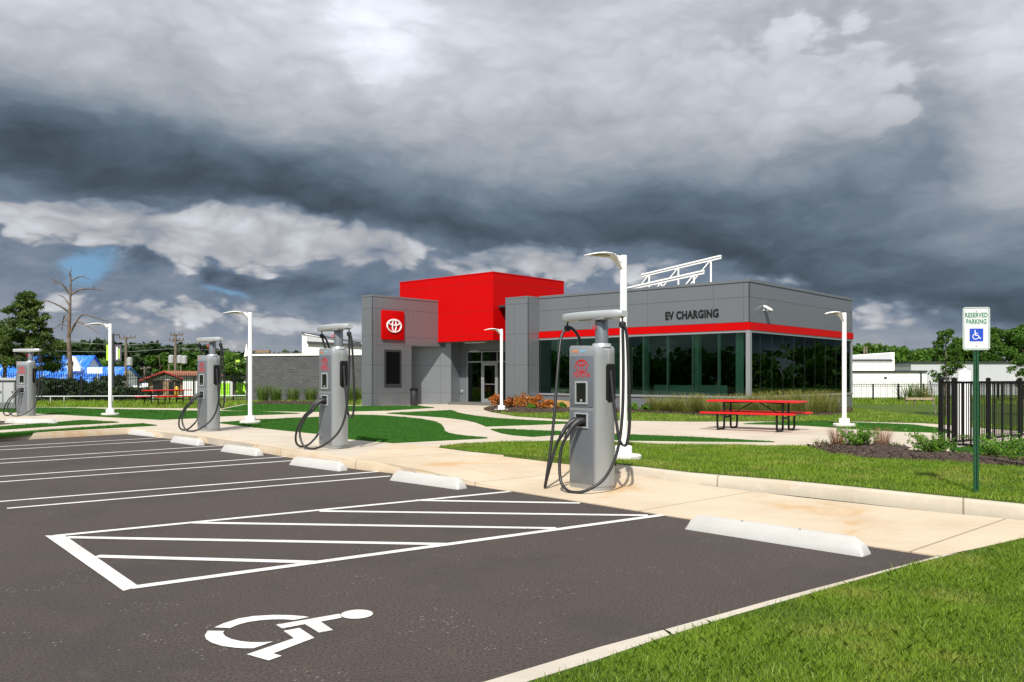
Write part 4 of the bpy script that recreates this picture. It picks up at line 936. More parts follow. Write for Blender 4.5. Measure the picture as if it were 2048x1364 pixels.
arc = [R(100 + 235 * k / n) for k in range(n + 1)]
b.add(W0([(-4 + 23 * math.cos(a), -12 + 23 * math.sin(a)) for a in arc] + [(-4 + 18.5 * math.cos(a), -12 + 18.5 * math.sin(a)) for a in arc]), [(k, k + 1, n + 2 + k, n + 1 + k) for k in range(n)], Mx)
def stroke(pts, wd):
    for (x0, y0), (x1, y1) in zip(pts, pts[1:]):
        l = math.hypot(x1 - x0, y1 - y0); nx, ny = -(y1 - y0) / l * wd / 2, (x1 - x0) / l * wd / 2; ex_, ey_ = (x1 - x0) / l * wd * .3, (y1 - y0) / l * wd * .3
        b.add(W0([(x0 - nx - ex_, y0 - ny - ey_), (x1 - nx + ex_, y1 - ny + ey_), (x1 + nx + ex_, y1 + ny + ey_), (x0 + nx - ex_, y0 + ny - ey_)]), [(0, 1, 2, 3)], Mx)
stroke([(-8, 25), (-6, -2), (15, -3), (25, -27), (34, -23)], 5.5); stroke([(-7, 13), (12, 13)], 4.5)
b.build('wheelchair_mark', M['whitelogo'], bp)
for yy in (.205, -.205):
    b = MB(); b.cyl(0, yy, .003, .009, .009, .006, 10, Mx); b.build('bolt', M['galv'], pl)

# ------------------------------------------------------------------ fences
def picket_fence(name, a, c, z, H, label, posts, m, step=.11, pw=.016, rails=(.12, .95), post_w=.06, hook=0.0, group=None, rail_h=.035):
    a, c = Vector(a), Vector(c); L = (c - a).length; ang = math.atan2(c.y - a.y, c.x - a.x)
    t = thing(name, label, 'fence', (a.x, a.y, z), ang, group)
    b = MB()
    for i in range(1, int(L / step)):
        x = i * step
        if hook: b.tube(smooth_path([(x, 0, .05), (x, 0, H - .28), (x, -.02, H - .14), (x, -hook, H)], 3), pw / 2, 4)
        else: b.box(x - pw / 2, x + pw / 2, -pw / 2, pw / 2, rails[0] * H, rails[-1] * H)
    for r_ in rails: b.box(.0, L, -.02, .02, r_ * H - rail_h / 2, r_ * H + rail_h / 2)
    b.build('picket_panel', m, t)
    for x in posts:
        b = MB(); w_ = post_w / 2; hp = H * (1.0 if not hook else .86); b.box(x - w_, x + w_, -w_, w_, 0, hp); b.loft([[(x - w_ - .006, -w_ - .006, hp), (x + w_ + .006, -w_ - .006, hp), (x + w_ + .006, w_ + .006, hp), (x - w_ - .006, w_ + .006, hp)], [(x - w_ - .006, -w_ - .006, hp + .02), (x + w_ + .006, -w_ - .006, hp + .02), (x + w_ + .006, w_ + .006, hp + .02), (x - w_ - .006, w_ + .006, hp + .02)], [(x - .01, -.01, hp + .04), (x + .01, -.01, hp + .04), (x + .01, .01, hp + .04), (x - .01, .01, hp + .04)]], True); b.build('post', m, t)
    return t
c0 = G(1882, 893, ZP).xy; f1 = G(2048, 905, ZP).xy; f2 = G(2048, 874.5, ZP).xy
d1_ = (f1 - c0).normalized(); d2_ = (f2 - c0).normalized()
picket_fence('picket_fence', c0, c0 + d1_ * 4.6, ZP, 1.335, 'near black picket fence running right from the corner post behind the parking sign', [0, .27, 2.9, 4.5], M['black'], .15, .026, (.05, .955), .075, 0, 'black picket fences of the enclosure', .045)
picket_fence('picket_fence', c0 + d2_ * .06, c0 + d2_ * 9, ZP, 1.33, 'black picket fence receding from the corner post along the turf enclosure', [2.15, 3.85, 6.2, 8.4], M['black'], .108, .017, (.05, .955), .07, 0, 'black picket fences of the enclosure', .045)
a, c = P(1690, 804, 46.3), P(2200, 804, 47.5)
picket_fence('security_fence', a.xy, c.xy, ZP, 1.15, 'tall thin black security fence with curved tips before the white building', [1.6, 3.05, 4.5, 5.95, 7.4, 8.85, 10.3, 11.8], M['black'], .135, .020, (.06, .78, .86), .07, .10, None, .03)
a, c = P(-120, 805, 46), P(492, 805, 50)
ft = picket_fence('security_fence', a.xy, c.xy, ZP, 1.62, 'tall dense black security fence on the left behind the far lawn', [1.0, 4, 7, 10, 13, 15.2, 18], M['black'], .12, .034, (.06, .80, .90), .09, .08, None, .035)
a, c = P(55, 793, 44), P(492, 793.5, 46)
pr = thing('pipe_barrier', 'low pale pipe rail running in front of the black security fence', 'barrier', (a.x, a.y, ZP), math.atan2(c.y - a.y, c.x - a.x)); L = (c.xy - a.xy).length
b = MB(); b.tube([(0, 0, a.z - ZP), (L, 0, a.z - ZP)], .032, 8); b.build('rail', M['galv'], pr, smooth=60)
for px in (108, 133, 224, 300, 380, 440, 488):
    x = (P(px, 793, 44.5).x - a.x) ; b = MB(); b.cyl(x, 0, 0, a.z - ZP - .02, .035, .035, 8); b.build('post', M['galv'], pr, smooth=60)

# ------------------------------------------------------------------ plants
def crown_points(cl, n, squash=1.0):
    """leaf positions spread through lumpy clusters: cl rows are (x, y, z, r)"""
    cl = np.asarray(cl, float); k = rng.choice(len(cl), n, p=cl[:, 3] ** 2 / (cl[:, 3] ** 2).sum())
    dv = rng.normal(size=(n, 3)); dv /= np.linalg.norm(dv, axis=1)[:, None]
    rr = rng.uniform(0, 1, n) ** .45 * cl[k, 3]
    dv[:, 2] *= squash
    return cl[k, :3] + dv * rr[:, None], k
def crown_clusters(w_, d_, z0, z1, n, shape='round'):
    out = []
    for _ in range(n):
        t = rng.uniform(0, 1) ** .8; z = z0 + (z1 - z0) * t
        prof = {'round': math.sqrt(max(.05, 1 - (2 * t - 1) ** 2)), 'cone': 1.02 - .9 * t ** 1.2, 'egg': math.sqrt(max(.04, 1 - (1.6 * t - .6) ** 2))}[shape]
        a, q = rng.uniform(0, 2 * math.pi), math.sqrt(rng.uniform(.1, 1)) * prof
        out.append((w_ / 2 * q * math.cos(a), d_ / 2 * q * math.sin(a), z, (w_ + d_) * .5 * rng.uniform(.10, .19) * (.55 + .45 * prof)))
    return out
def tree(name, label, pos, H, w_, z0, n, leaf, m, shape='round', ncl=26, trunk_r=.18, group=None, bark='bark', cat='tree', squash=.75, aspect=.6, limbs=7):
    t = thing(name, label, cat, pos, rng.uniform(0, 6), group)
    cl = crown_clusters(w_, w_, z0, H * .95, ncl, shape); pts, k = crown_points(cl, n, squash)
    tint_c = rng.uniform(0, 1, len(cl)); ti = np.clip(tint_c[k] * .55 + rng.uniform(0, .45, n), 0, 1)
    cards('crown', leaf_quads(pts, leaf, aspect), ti, m, t)
    b = MB(); b.tube(smooth_path([(0, 0, -.2), (.03 * H * rng.normal() * .3, 0, H * .3), (.05 * H * rng.normal() * .3, .02 * H * rng.normal(), H * .62), (0, 0, H * .9)], 4), [trunk_r * (1 - .055 * i) for i in range(13)], 8)
    for c in sorted(cl, key=lambda c: -c[3])[:limbs]:
        zb = max(z0 * .7, c[2] * .62); b.tube(smooth_path([(0, 0, zb), (c[0] * .4, c[1] * .4, zb + (c[2] - zb) * .55), (c[0] * .9, c[1] * .9, c[2])], 3), [trunk_r * k_ for k_ in (.45, .4, .36, .32, .26, .2, .12)], 6)
    b.build('trunk', M[bark], t, smooth=60); return t
# the pine at the left edge: whorled limbs carrying tufts
def pine(label, pos, H, w_):
    t = thing('pine_tree', label, 'tree', pos); b = MB(); b.tube([(0, 0, -.2), (0, 0, H * .5), (.1, 0, H * .97)], [.30, .19, .04], 10); cl = []
    for i in range(36):
        f = .06 + .92 * (i / 35) ** .92; z = H * (.24 + .76 * f); a = i * 2.4 + rng.uniform(-.4, .4); prof = (1.02 - f) ** .62 * (.72 + .5 * rng.uniform())
        L = max(.35, w_ / 2 * prof * (1.0 if f > .25 else .95)); dz = L * rng.uniform(.02, .28)
        e = (L * math.cos(a), L * math.sin(a), z + dz); b.tube(smooth_path([(0, 0, z - .25), (e[0] * .5, e[1] * .5, z - .1), e], 3), [.07 * (1.1 - f) + .015, .06 * (1.1 - f) + .012, .05 * (1.1 - f) + .01, .03, .025, .02, .012], 6)
        for s_ in np.linspace(.35, 1.0, 5):
            cl.append((e[0] * s_ + rng.normal() * .25, e[1] * s_ + rng.normal() * .25, z - .1 + (dz + .1) * s_ + rng.normal() * .12, (.34 + .30 * (1 - f)) * rng.uniform(.7, 1.25)))
    cl.append((.1, 0, H * .97, .35)); b.build('trunk', M['bark'], t, smooth=60)
    pts, k = crown_points(cl, 13000, .42); tc_ = rng.uniform(0, 1, len(cl))
    cards('crown', leaf_quads(pts, .17, .28, .0), np.clip(tc_[k] * .5 + rng.uniform(0, .5, len(pts)), 0, 1), M['lvs_p'], t); return t
q = P(54, 815, 62); pine('large dark green pine tree at the left edge behind the blue roof', (q.x, 62, .1), 7.6, 5.6)
q = P(8, 815, 66); tree('pine_tree', 'lower pine boughs spreading in front of the large pine at the left edge', (q.x, 66, .1), 5.2, 6.4, 2.95, 6000, .15, M['lvs_p'], 'round', 30, .2, squash=.5, aspect=.3)
# dead tree
q = P(140, 800, 58); t = thing('dead_tree', 'tall bare dead tree trunk with broken limbs rising above the blue roof', 'tree', (q.x, 58, .1)); Hd = 1.52 + (755 - 552) / F * 58
b = MB(); b.tube(smooth_path([(-.05, 0, -.1), (.02, 0, 2), (-.08, 0, 4), (0, 0, 6), (.05, 0, Hd)], 4), [.215 - .0105 * i for i in range(17)], 10); b.build('trunk', M['deadwood'], t, smooth=60)
def zpx(py): return 1.52 - (py - 755) / F * 58 - .1
def limb(pts, r0):
    pp = [((x - 140) / F * 58, y_, zpx(py)) for x, py, y_ in pts]; b = MB(); sp = smooth_path(pp, 4); n = len(sp); b.tube(sp, [r0 * (1 - .8 * i / n) for i in range(n)], 6)
    for i in range(3, n - 1, 2):
        if rng.uniform() < .75:
            p = sp[i]; d_ = Vector((rng.normal(), rng.normal() * .5, rng.normal() * .7 + .35)).normalized() * rng.uniform(.2, .5); mid = p + d_ * .5 + Vector((rng.normal() * .06, 0, .04)); b.tube([p, mid, p + d_], [.022, .014, .005], 5)
    b.build('limb', M['deadwood'], t, smooth=60)
for pts, r0 in (([(141, 666, 0), (160, 630, .2), (185, 635, .5), (208, 643, .8)], .07), ([(141, 665, 0), (152, 645, 0), (175, 650, -.3), (208, 668, -.6)], .075), ([(139, 650, 0), (128, 632, .2), (120, 640, .4), (116, 662, .5)], .07), ([(139, 655, 0), (122, 648, 0), (108, 662, -.3)], .045),
               ([(138, 625, 0), (128, 615, -.3), (108, 604, -.7), (97, 606, -1)], .07), ([(139, 612, 0), (122, 594, .4), (101, 587, .9)], .06), ([(142, 590, 0), (152, 580, .3), (170, 576, .6), (193, 579, 1)], .07), ([(138, 588, 0), (130, 570, -.3), (116, 562, -.5), (104, 554, -.6)], .055), ([(142, 562, 0), (155, 552, .4), (170, 557, .7)], .05), ([(140, 552, 0), (135, 540, 0), (122, 538, .2)], .04), ([(140, 555, 0), (143, 535, 0)], .03), ([(139, 580, 0), (125, 575, .3), (106, 566, .6)], .04)): limb(pts, r0)
# far wood along the skyline
def wood(name, spans, n, leaf, m, label, zlow=-.5):
    cl = []
    for px, top, yd in spans:
        p = P(px, top, yd); r = rng.uniform(.8, 1.25)
        hgt = p.z
        for _ in range(10):
            zz = rng.uniform(.15, 1) ** .7 * hgt; rr = max(.8, hgt * .17) * r * rng.uniform(.7, 1.2)
            cl.append((p.x + rng.normal() * hgt * .30, yd + rng.normal() * 3, max(.3, min(zz, hgt - rr * .8)), rr))
    pts, k = crown_points(cl, n, .8); tc_ = rng.uniform(0, 1, len(cl))
    return tag(cards(name, leaf_quads(pts, leaf, .65), np.clip(tc_[k] * .6 + rng.uniform(0, .4, n), 0, 1), m), label, 'woodland', None, 'stuff')
sk = [(-150, 705), (-60, 690), (60, 700), (150, 684), (185, 678), (225, 688), (260, 694), (300, 692), (340, 694), (380, 690), (415, 692), (450, 700), (500, 706), (560, 706), (620, 708), (700, 708), (760, 710)]
sp_ = []
for (x0, y0), (x1, y1) in zip(sk, sk[1:]):
    for f in np.linspace(0, 1, max(2, int((x1 - x0) / 9)), endpoint=False): sp_.append((x0 + (x1 - x0) * f, y0 + (y1 - y0) * f + rng.normal() * 2.2, 175 + rng.uniform(-8, 8)))
wood('woodland', sp_, 42000, .62, M['lvs_d'], 'far dark wooded ridge along the left skyline')
sp_ = [(x + rng.normal() * 5, 726 + rng.normal() * 7 - (8 if 300 < x < 480 else 0), 118 + rng.uniform(-6, 6)) for x in range(-120, 770, 13)]
wood('woodland', sp_, 26000, .45, M['lvs_m'], 'brighter band of trees below the far dark ridge')
sk = [(1690, 700), (1705, 692), (1740, 688), (1775, 692), (1800, 712), (1830, 708), (1850, 702), (1880, 708), (1900, 712)]; sp_ = []
for (x0, y0), (x1, y1) in zip(sk, sk[1:]):
    for f in np.linspace(0, 1, max(2, int((x1 - x0) / 9)), endpoint=False): sp_.append((x0 + (x1 - x0) * f, y0 + (y1 - y0) * f + rng.normal() * 2, 150 + rng.uniform(-6, 6)))
wood('woodland', sp_, 12000, .5, M['lvs_m'], 'far green trees above the white building on the right')
# wooded ground beyond the car park, seen mirrored in the glass
sp_ = [(0, 0, 0)] * 0
cl = []
for k_ in range(150):
    if k_ < 95: p_ = (-95 - rng.uniform(0, 14), -70 + 150 * k_ / 95.0)
    else: p_ = (84 + rng.uniform(0, 12), 0 + 120 * (k_ - 95) / 55.0)
    h_ = rng.uniform(4.6, 6.6) if k_ < 95 else rng.uniform(3.6, 5.6)
    for _ in range(9): cl.append((p_[0] + rng.normal() * 2, p_[1] + rng.normal() * 2.4, rng.uniform(.08, .95) * h_, rng.uniform(1.2, 2.4)))
pts, k = crown_points(cl, 26000, .8); tc_ = rng.uniform(0, 1, len(cl)); tag(cards('woodland', leaf_quads(pts, .7, .65), np.clip(tc_[k] * .6 + rng.uniform(0, .4, len(pts)), 0, 1), M['lvs_m']), 'dark woods at the sides of the site, mirrored in the glass walls', 'woodland', None, 'stuff')
# dark undergrowth behind the left fence
cl = []
for _ in range(90):
    px = rng.uniform(60, 300); p_ = P(px, 800, 49 + rng.uniform(0, 1.5)); cl.append((p_.x, p_.y, rng.uniform(.2, 1.25) * (1 if px < 215 else .6), rng.uniform(.22, .45)))
pts, k = crown_points(cl, 9000, .9); tc_ = rng.uniform(0, 1, len(cl)); tag(cards('undergrowth', leaf_quads(pts, .12, .6), np.clip(tc_[k] * .5 + rng.uniform(0, .3, len(pts)), 0, 1), M['lvs_d']), 'dark undergrowth growing behind the black fence on the left', 'undergrowth', None, 'stuff')
# single trees that can be told apart
def T(px, top, yd, w_px, label, z0=.25, n=4200, leaf=.20, m='lvs_m', shape='round', ncl=24, tr=.16, group=None, aspect=.62, base=.12):
    p = P(px, top, yd); H = p.z - base; w_ = w_px * yd / F
    return tree('tree', label, (p.x, yd, base), H, w_, H * z0, n, leaf, M[m], shape, ncl, tr, group, aspect=aspect)
T(262, 712, 100, 60, 'bushy dark tree behind the banner light pole', .1, 3500, .25, 'lvs_d')
T(318, 704, 105, 74, 'broad mid green tree above the left end of the brick kiosk', .1, 4500, .25)
T(382, 705, 100, 80, 'broad bright tree right of the tall utility pole', .1, 4500, .25)
T(430, 722, 88, 56, 'bright green tree just above the white corrugated wall', .1, 4000, .22)
T(470, 712, 58, 60, 'bright loose leaved tree against the lime doors and grey block wall', .40, 2600, .13, 'lvs_m', 'round', 18, .07)
T(205, 752, 64, 40, 'rounded green bush below the white sign board', .05, 2500, .16, 'lvs_d')
T(240, 752, 62, 34, 'low dark bush beside the banner light pole', .05, 2000, .14, 'lvs_d')
T(1868, 700, 92, 120, 'broad green tree behind the grey long wall', .2, 8000, .16, ncl=32)
T(1990, 655, 78, 110, 'tall bright green tree right of the parking sign', .25, 12000, .11, ncl=40)
T(2052, 650, 76, 120, 'bright green tree at the right edge above the grey wall', .3, 12000, .11, ncl=40)
T(1930, 676, 80, 90, 'mid green tree showing left of the parking sign', .25, 8000, .13, ncl=32)
T(1893, 648, 30, 56, 'slender young tree with sparse leaves in front of the grey wall', .40, 2600, .045, 'lvs_m', 'egg', 60, .035)
T(2050, 702, 30, 60, 'thin young tree at the right edge behind the black pickets', .45, 2200, .045, 'lvs_m', 'egg', 50, .03)
# shrubs, grasses
def clump(name, label, px, py, h, spread, n, m, wd=.012, lean=1.2, cat='ornamental grass', group=None, z=.19):
    p = G(px, py, z); t_ = rng.uniform(0, 2 * np.pi, n); r_ = spread * .35 * np.sqrt(rng.uniform(0, 1, n)); base = np.stack([r_ * np.cos(t_), r_ * np.sin(t_), np.zeros(n)], 1)
    o_dir = np.stack([np.cos(t_ + rng.normal(0, .5, n)), np.sin(t_ + rng.normal(0, .5, n)), np.zeros(n)], 1); H_ = h * rng.uniform(.55, 1.1, n); L_ = spread * .5 * rng.uniform(.2, 1.15, n) * lean
    sd_ = np.stack([-o_dir[:, 1], o_dir[:, 0], np.zeros(n)], 1) * wd / 2; vs = []; prev = base
    zs_ = [(0, 0), (.35, .22), (.75, .55), (.98, .85), (.9, 1.1)]; P_ = [base + o_dir * (L_ * b_)[:, None] + np.stack([0 * H_, 0 * H_, H_ * a_], 1) for a_, b_ in zs_]
    for i in range(4):
        k0, k1 = (1 - .22 * i), (1 - .22 * (i + 1)); vs.append(np.stack([P_[i] - sd_ * k0, P_[i] + sd_ * k0, P_[i + 1] + sd_ * k1, P_[i + 1] - sd_ * k1], 1))
    v = np.concatenate(vs); ti = np.tile(rng.uniform(0, 1, n), 4); ti = np.clip(ti + np.repeat([-.15, -.05, .1, .2], n), 0, 1)
    o = cards(name, v, ti, M[m]); o.location = p; return tag(o, label, cat, group)
def shrub(name, label, px, py, h, w_, n, m, leaf=.05, group=None, z=.19, cat='shrub', cone=False, up=.0):
    p = G(px, py, z); cl = []
    for _ in range(14):
        a, q_ = rng.uniform(0, 6.28), math.sqrt(rng.uniform(0, 1)); zz = rng.uniform(.2, .85) * h * (1.15 - .45 * q_)
        cl.append((w_ * .38 * q_ * math.cos(a), w_ * .38 * q_ * math.sin(a), zz, h * rng.uniform(.16, .30)))
    pts, k = crown_points(cl, n, .9); pts[:, 2] = np.maximum(pts[:, 2], .01); tc_ = rng.uniform(0, 1, len(cl))
    o = cards(name, leaf_quads(pts, leaf, .5, up), np.clip(tc_[k] * .5 + rng.uniform(0, .5, n), 0, 1), M[m]); o.location = p; return tag(o, label, cat, group)
for i, (px, py, h, s_, lb) in enumerate(((1316, 823, .72, .8, 'tan ornamental grass clump left of the table, leftmost under the long window'), (1346, 824, .55, .7, 'small tan grass clump second from the left under the long window'), (1372, 826, .85, 1.0, 'large arching tan grass clump above the left end of the red seat'), (1412, 826, .80, 1.0, 'arching tan grass clump behind the left table legs'),
        (1447, 829, .72, 1.0, 'tan grass clump behind the middle of the red table'), (1482, 830, .86, 1.1, 'large grass clump beneath the corner column of the glass wall'), (1530, 829, .95, 1.2, 'tall grass clump right of the glass corner column'), (1572, 828, 1.0, 1.2, 'tall tan grass clump behind the right end of the table'), (1614, 827, 1.0, 1.2, 'dense tall grass clump right of the red table top'), (1652, 825, .95, 1.1, 'last tall grass clump before the right white lamp post'))):
    clump('ornamental_grass', lb, px, py, h * .84, s_ * 1.15, 520, 'lvs_g', .012, 1.15, group='ornamental grasses along the glass walls')
for i, (px, h, lb) in enumerate(((526, .95, 'green grass clump at the left end of the grey block wall'), (552, .85, 'green grass clump second from the left along the block wall'), (586, .8, 'green grass clump third along the grey block wall'), (622, .8, 'green grass clump just left of the charger before the block wall'), (706, .9, 'green grass clump right of the charger at the block wall'), (722, .7, 'small green grass clump against the left edge of the fin wall'))):
    clump('ornamental_grass', lb, px, 803 + (1 if i > 3 else 0), h, .8, 260, 'lvs_g2', .02, .9, group='green grasses along the block wall', z=.17)
for px, py, h, w_, lb in ((992, 816, .62, .62, 'orange leaved shrub left of the entrance lamp post, before the door'), (1022, 816, .62, .75, 'orange leaved shrub just right of the entrance lamp post'), (1046, 815, .74, .85, 'tallest orange leaved shrub below the entrance pier'), (1078, 818, .60, .9, 'wide orange shrub below the pier corner'), (1100, 819, .52, .8, 'low orange and yellow shrub left of the near charger')):
    shrub('orange_shrub', lb, px, py, h, w_, 620, 'lvs_o', .055, 'orange shrubs by the entrance')
for px, py, h, w_, lb in ((1062, 819, .28, .5, 'small lime green plant among the orange shrubs'), (1120, 817, .32, .7, 'low lime plant just left of the near charger cable'), (1268, 821, .35, .7, 'lime plant just right of the near lamp post'), (1290, 823, .30, .6, 'low lime plant before the first tan grass clump')):
    shrub('green_plant', lb, px, py, h, w_, 380, 'lvs_l', .05, 'small lime plants under the long window')
b = MB(); rings = [[(.95 * k * math.cos(a) * (1 + .06 * math.sin(3 * a)), .5 * k * math.sin(a), z) for a in [2 * math.pi * i / 18 for i in range(18)]] for k, z in ((1, 0), (.8, .16), (.45, .29), (.1, .33))]
b.loft(rings, True); o = b.build('straw_mound', M['straw'], smooth=60); o.location = G(1118, 815.5, .19); tag(o, 'tan mound of straw mulch between the orange shrubs and the lower wall', 'mound')
for px, py, h, w_, lb in ((1718, 893, .40, .66, 'bright green juniper between the two dry red grasses'), (1862, 907, .40, .78, 'bright green juniper at the foot of the corner fence post'), (1998, 914, .40, .84, 'bright green juniper at the right of the parking sign post')):
    p = G(px, py, .2); t = thing('juniper', lb, 'shrub', p, rng.uniform(0, 6), 'junipers in the mulch bed'); pts = []; b = MB()
    for _ in range(46):
        a = rng.uniform(0, 6.28); L_ = w_ * .58 * rng.uniform(.45, 1.1); hh = h * rng.uniform(.25, .95); e = np.array([L_ * math.cos(a), L_ * math.sin(a), hh]); b.tube([(0, 0, .0), (e[0] * .5, e[1] * .5, hh * .62), tuple(e)], [.006, .004, .002], 4)
        s_ = rng.uniform(.25, 1.05, 42); c_ = e[None] * s_[:, None]; c_[:, 2] = hh * s_ ** .8; pts.append(c_ + rng.normal(size=(42, 3)) * .022)
    pts = np.concatenate(pts); cards('foliage', leaf_quads(pts, .026, .4, .3), rng.uniform(0, 1, len(pts)), M['lvs_l'], t); b.build('stem', M['bark'], t)
for px, py, lb in ((1676, 888, 'dry reddish grass tuft at the left end of the mulch bed'), (1764, 889, 'dry reddish grass tuft right of the first juniper')):
    clump('dry_grass', lb, px, py, .34, .42, 260, 'lvs_r', .005, 1.0, group='dry red grass tufts in the mulch bed', z=.2)
for px, py, lb in ((1640, 889, 'tiny green sprig at the left tip of the mulch bed'), (1790, 897, 'thin weed beside the second dry grass tuft')):
    clump('weed', lb, px, py, .14, .3, 40, 'lvs_g2', .008, 1.2, 'weed', z=.2)
clump('shrub', 'rough green shrub against the far white wall behind the low timber rail', 1820, 804, 1.0, 1.6, 200, 'lvs_g2', .03, 1.0, 'shrub', z=.17)
clump('shrub', 'rough green shrub against the far white wall left of the leaning stake', 1848, 804, .9, 1.2, 160, 'lvs_g', .03, 1.0, 'shrub', z=.17)

# ------------------------------------------------------------------ things around the site
p = G(828, 811.5, ZP); t = thing('trash_can', 'slim black trash can beside the fin wall at the alcove', 'trash can', p)
b = MB(); b.lathe([(.17, 0), (.185, .03), (.185, .72), (.175, .74)], 20); b.build('bin', M['blackp'], t, smooth=40)
b = MB(); b.lathe([(.20, .74), (.205, .76), (.205, .82), (.16, .86), (.03, .875)], 20); b.build('lid', M['black'], t, smooth=40)
p = G(1928, 868, ZP); t = thing('post_cover', 'pale grey cylinder standing on the walk behind the near black pickets', 'cylinder', p)
b = MB(); b.lathe([(.15, 0), (.15, 1.52), (.145, 1.55)], 24); b.build('shell', M['white'], t, smooth=40); b = MB(); b.lathe([(.152, 1.55), (.14, 1.58), (.02, 1.59)], 24); b.build('cap', M['galv'], t, smooth=40)
p = P(1872, 830, 30); q = P(1860, 762, 30.5); b = MB(); b.tube([(0, 0, 0), (q.x - p.x, .5, q.z - p.z)], .022, 8); o = b.build('stake', M['pole']); o.location = (p.x, 30, p.z); tag(o, 'thin leaning stake left of the black corner fence post', 'stake')
p = P(1815, 806, 43); t = thing('timber_rail', 'low weathered timber rail on short posts in the far right grass', 'rail', (p.x, 43, .16)); b = MB(); b.box(-.1, 1.35, -.04, .04, .22, .34); b.build('rail', M['wood'], t); 
for x in (0, .4, .85, 1.3):
    b = MB(); b.box(x - .05, x + .05, .04, .14, 0, .33); b.build('post', M['wood'], t)
# grey block building and the white buildings
def block(name, label, x0, x1, yd, dep, ztop, m, cop=None, z0=-.03):
    a, c = P(x0, 800, yd), P(x1, 800, yd); t = thing(name, label, 'building', (a.x, yd, 0)); L = c.x - a.x
    b = MB(); b.box(0, L, 0, dep, z0, ztop); b.build('wall', m, t)
    if cop: b = MB(); b.box(-.06, L + .06, -.06, dep + .06, ztop + .002, ztop + .16); b.build('coping', cop, t)
    return t, L
a, c = P(492, 800, 50.5), P(740, 800, 48.3); L = (c.xy - a.xy).length; t = thing('block_building', 'long grey split face block building with a white coping', 'building', (a.x, a.y, .0), math.atan2(c.y - a.y, c.x - a.x))
b = MB(); b.box(0, L, 0, 9, -.03, 2.80); b.build('wall', M['block'], t); b = MB(); b.box(-.06, L, -.06, 9.1, 2.802, 2.92); b.build('coping', M['whitewall'], t)
yd = 62.; S_ = yd / F; X_ = lambda px: (px - CX) * S_; Z_ = lambda py: CH - (py - HY) * S_
t = thing('white_building', 'white building with a stepped parapet behind the grey block building', 'building', (X_(604), yd, 0))
w0 = X_(604); b = MB(); b.prism([(0, -.03), (X_(800) - w0, -.03), (X_(800) - w0, Z_(690)), (X_(604) - w0 + .9, Z_(680)), (0.0, Z_(665.5))], 0, 7, face_M((0, 7, 0), (1, 0, 0))); b.build('wall', M['whitewall'], t)
b = MB(); b.bar((.0, -.02, Z_(665)), (X_(722) - w0, -.02, Z_(685.5)), .3, .07); b.build('parapet_cap', M['dark'], t)
b = MB(); b.bar((.42, -.12, Z_(685)), (X_(760) - w0, -.12, Z_(692)), .25, .16); b.build('gutter', M['dark'], t)
b = MB(); b.prism([(.35, Z_(682.5)), (.35, Z_(669.5)), (X_(715) - w0, Z_(687)), (X_(715) - w0, Z_(688.5))], 0, .04, face_M((0, -.003, 0), (1, 0, 0))); b.build('grey_parapet', M['greywall'], t)
b = MB(); b.box(X_(492) - w0, X_(524) - w0, 2.0, 2.3, Z_(704.5), Z_(698.5)); b.build('roof_trim', M['stone'], t)
yd = 58.; S_ = yd / F
t = thing('white_building', 'long white building with a stepped parapet beyond the right fence', 'building', (X_(1660), yd, 0)); w0 = X_(1660)
b = MB(); b.prism([(0, -.03), (X_(1853) - w0, -.03), (X_(1853) - w0, Z_(741)), (0, Z_(741))], 0, 2.5, face_M((0, 2.5, 0), (1, 0, 0))); b.build('front_wall', M['whitewall'], t)
b = MB(); b.box(-.0, X_(1854) - w0, -.10, .06, Z_(744.5), Z_(741)); b.build('gutter', M['dark'], t)
b = MB(); b.prism([(0, 0), (X_(1822) - w0, 0), (X_(1822) - w0, Z_(702)), (X_(1700) - w0, Z_(712.5)), (0, Z_(714))], 0, 6, face_M((0, 8.51, 0), (1, 0, 0))); b.build('rear_wall', M['whitewall'], t)
b = MB(); b.prism([(X_(1700) - w0, Z_(717.5)), (X_(1816) - w0, Z_(717)), (X_(1816) - w0, Z_(704)), (X_(1700) - w0, Z_(713.5))], 0, .06, face_M((0, 2.505, 0), (1, 0, 0))); b.build('grey_parapet', M['greywall'], t)
b = MB(); b.box(X_(1700) - w0, X_(1817) - w0, 2.38, 2.5, Z_(721), Z_(718.5)); b.build('gutter', M['dark'], t)
b = MB(); b.box(X_(1768) - w0, X_(1773) - w0, -.06, .0, Z_(757), Z_(753.5)); b.build('vent', M['dark'], t)
b = MB(); b.box(X_(1840) - w0, X_(1842.5) - w0, -.1, -.002, 0, Z_(744.6)); b.build('downpipe', M['dark'], t)
for px in (1777, 1782): b = MB(); b.cyl(X_(px) - w0, 4, Z_(706), Z_(688), .06, .06, 8); b.build('roof_pipe', M['pole'], t)
yd = 66.; S_ = yd / F
t = thing('grey_building', 'long pale grey wall with a flat roof behind the young tree', 'building', (X_(1822), yd, 0)); w0 = X_(1822)
b = MB(); b.box(0, X_(2033) - w0, 0, 6, -.03, Z_(726)); b.build('wall', M['greywall'], t); b = MB(); b.box(-.05, X_(2036) - w0, -.12, 6.1, Z_(726) + .002, Z_(723)); b.build('roof_edge', M['dark'], t)
b = MB(); b.box(X_(2034) - w0, X_(2140) - w0, -1.5, 6, -.03, Z_(729)); b.build('end_wall', M['whitewall'], t)
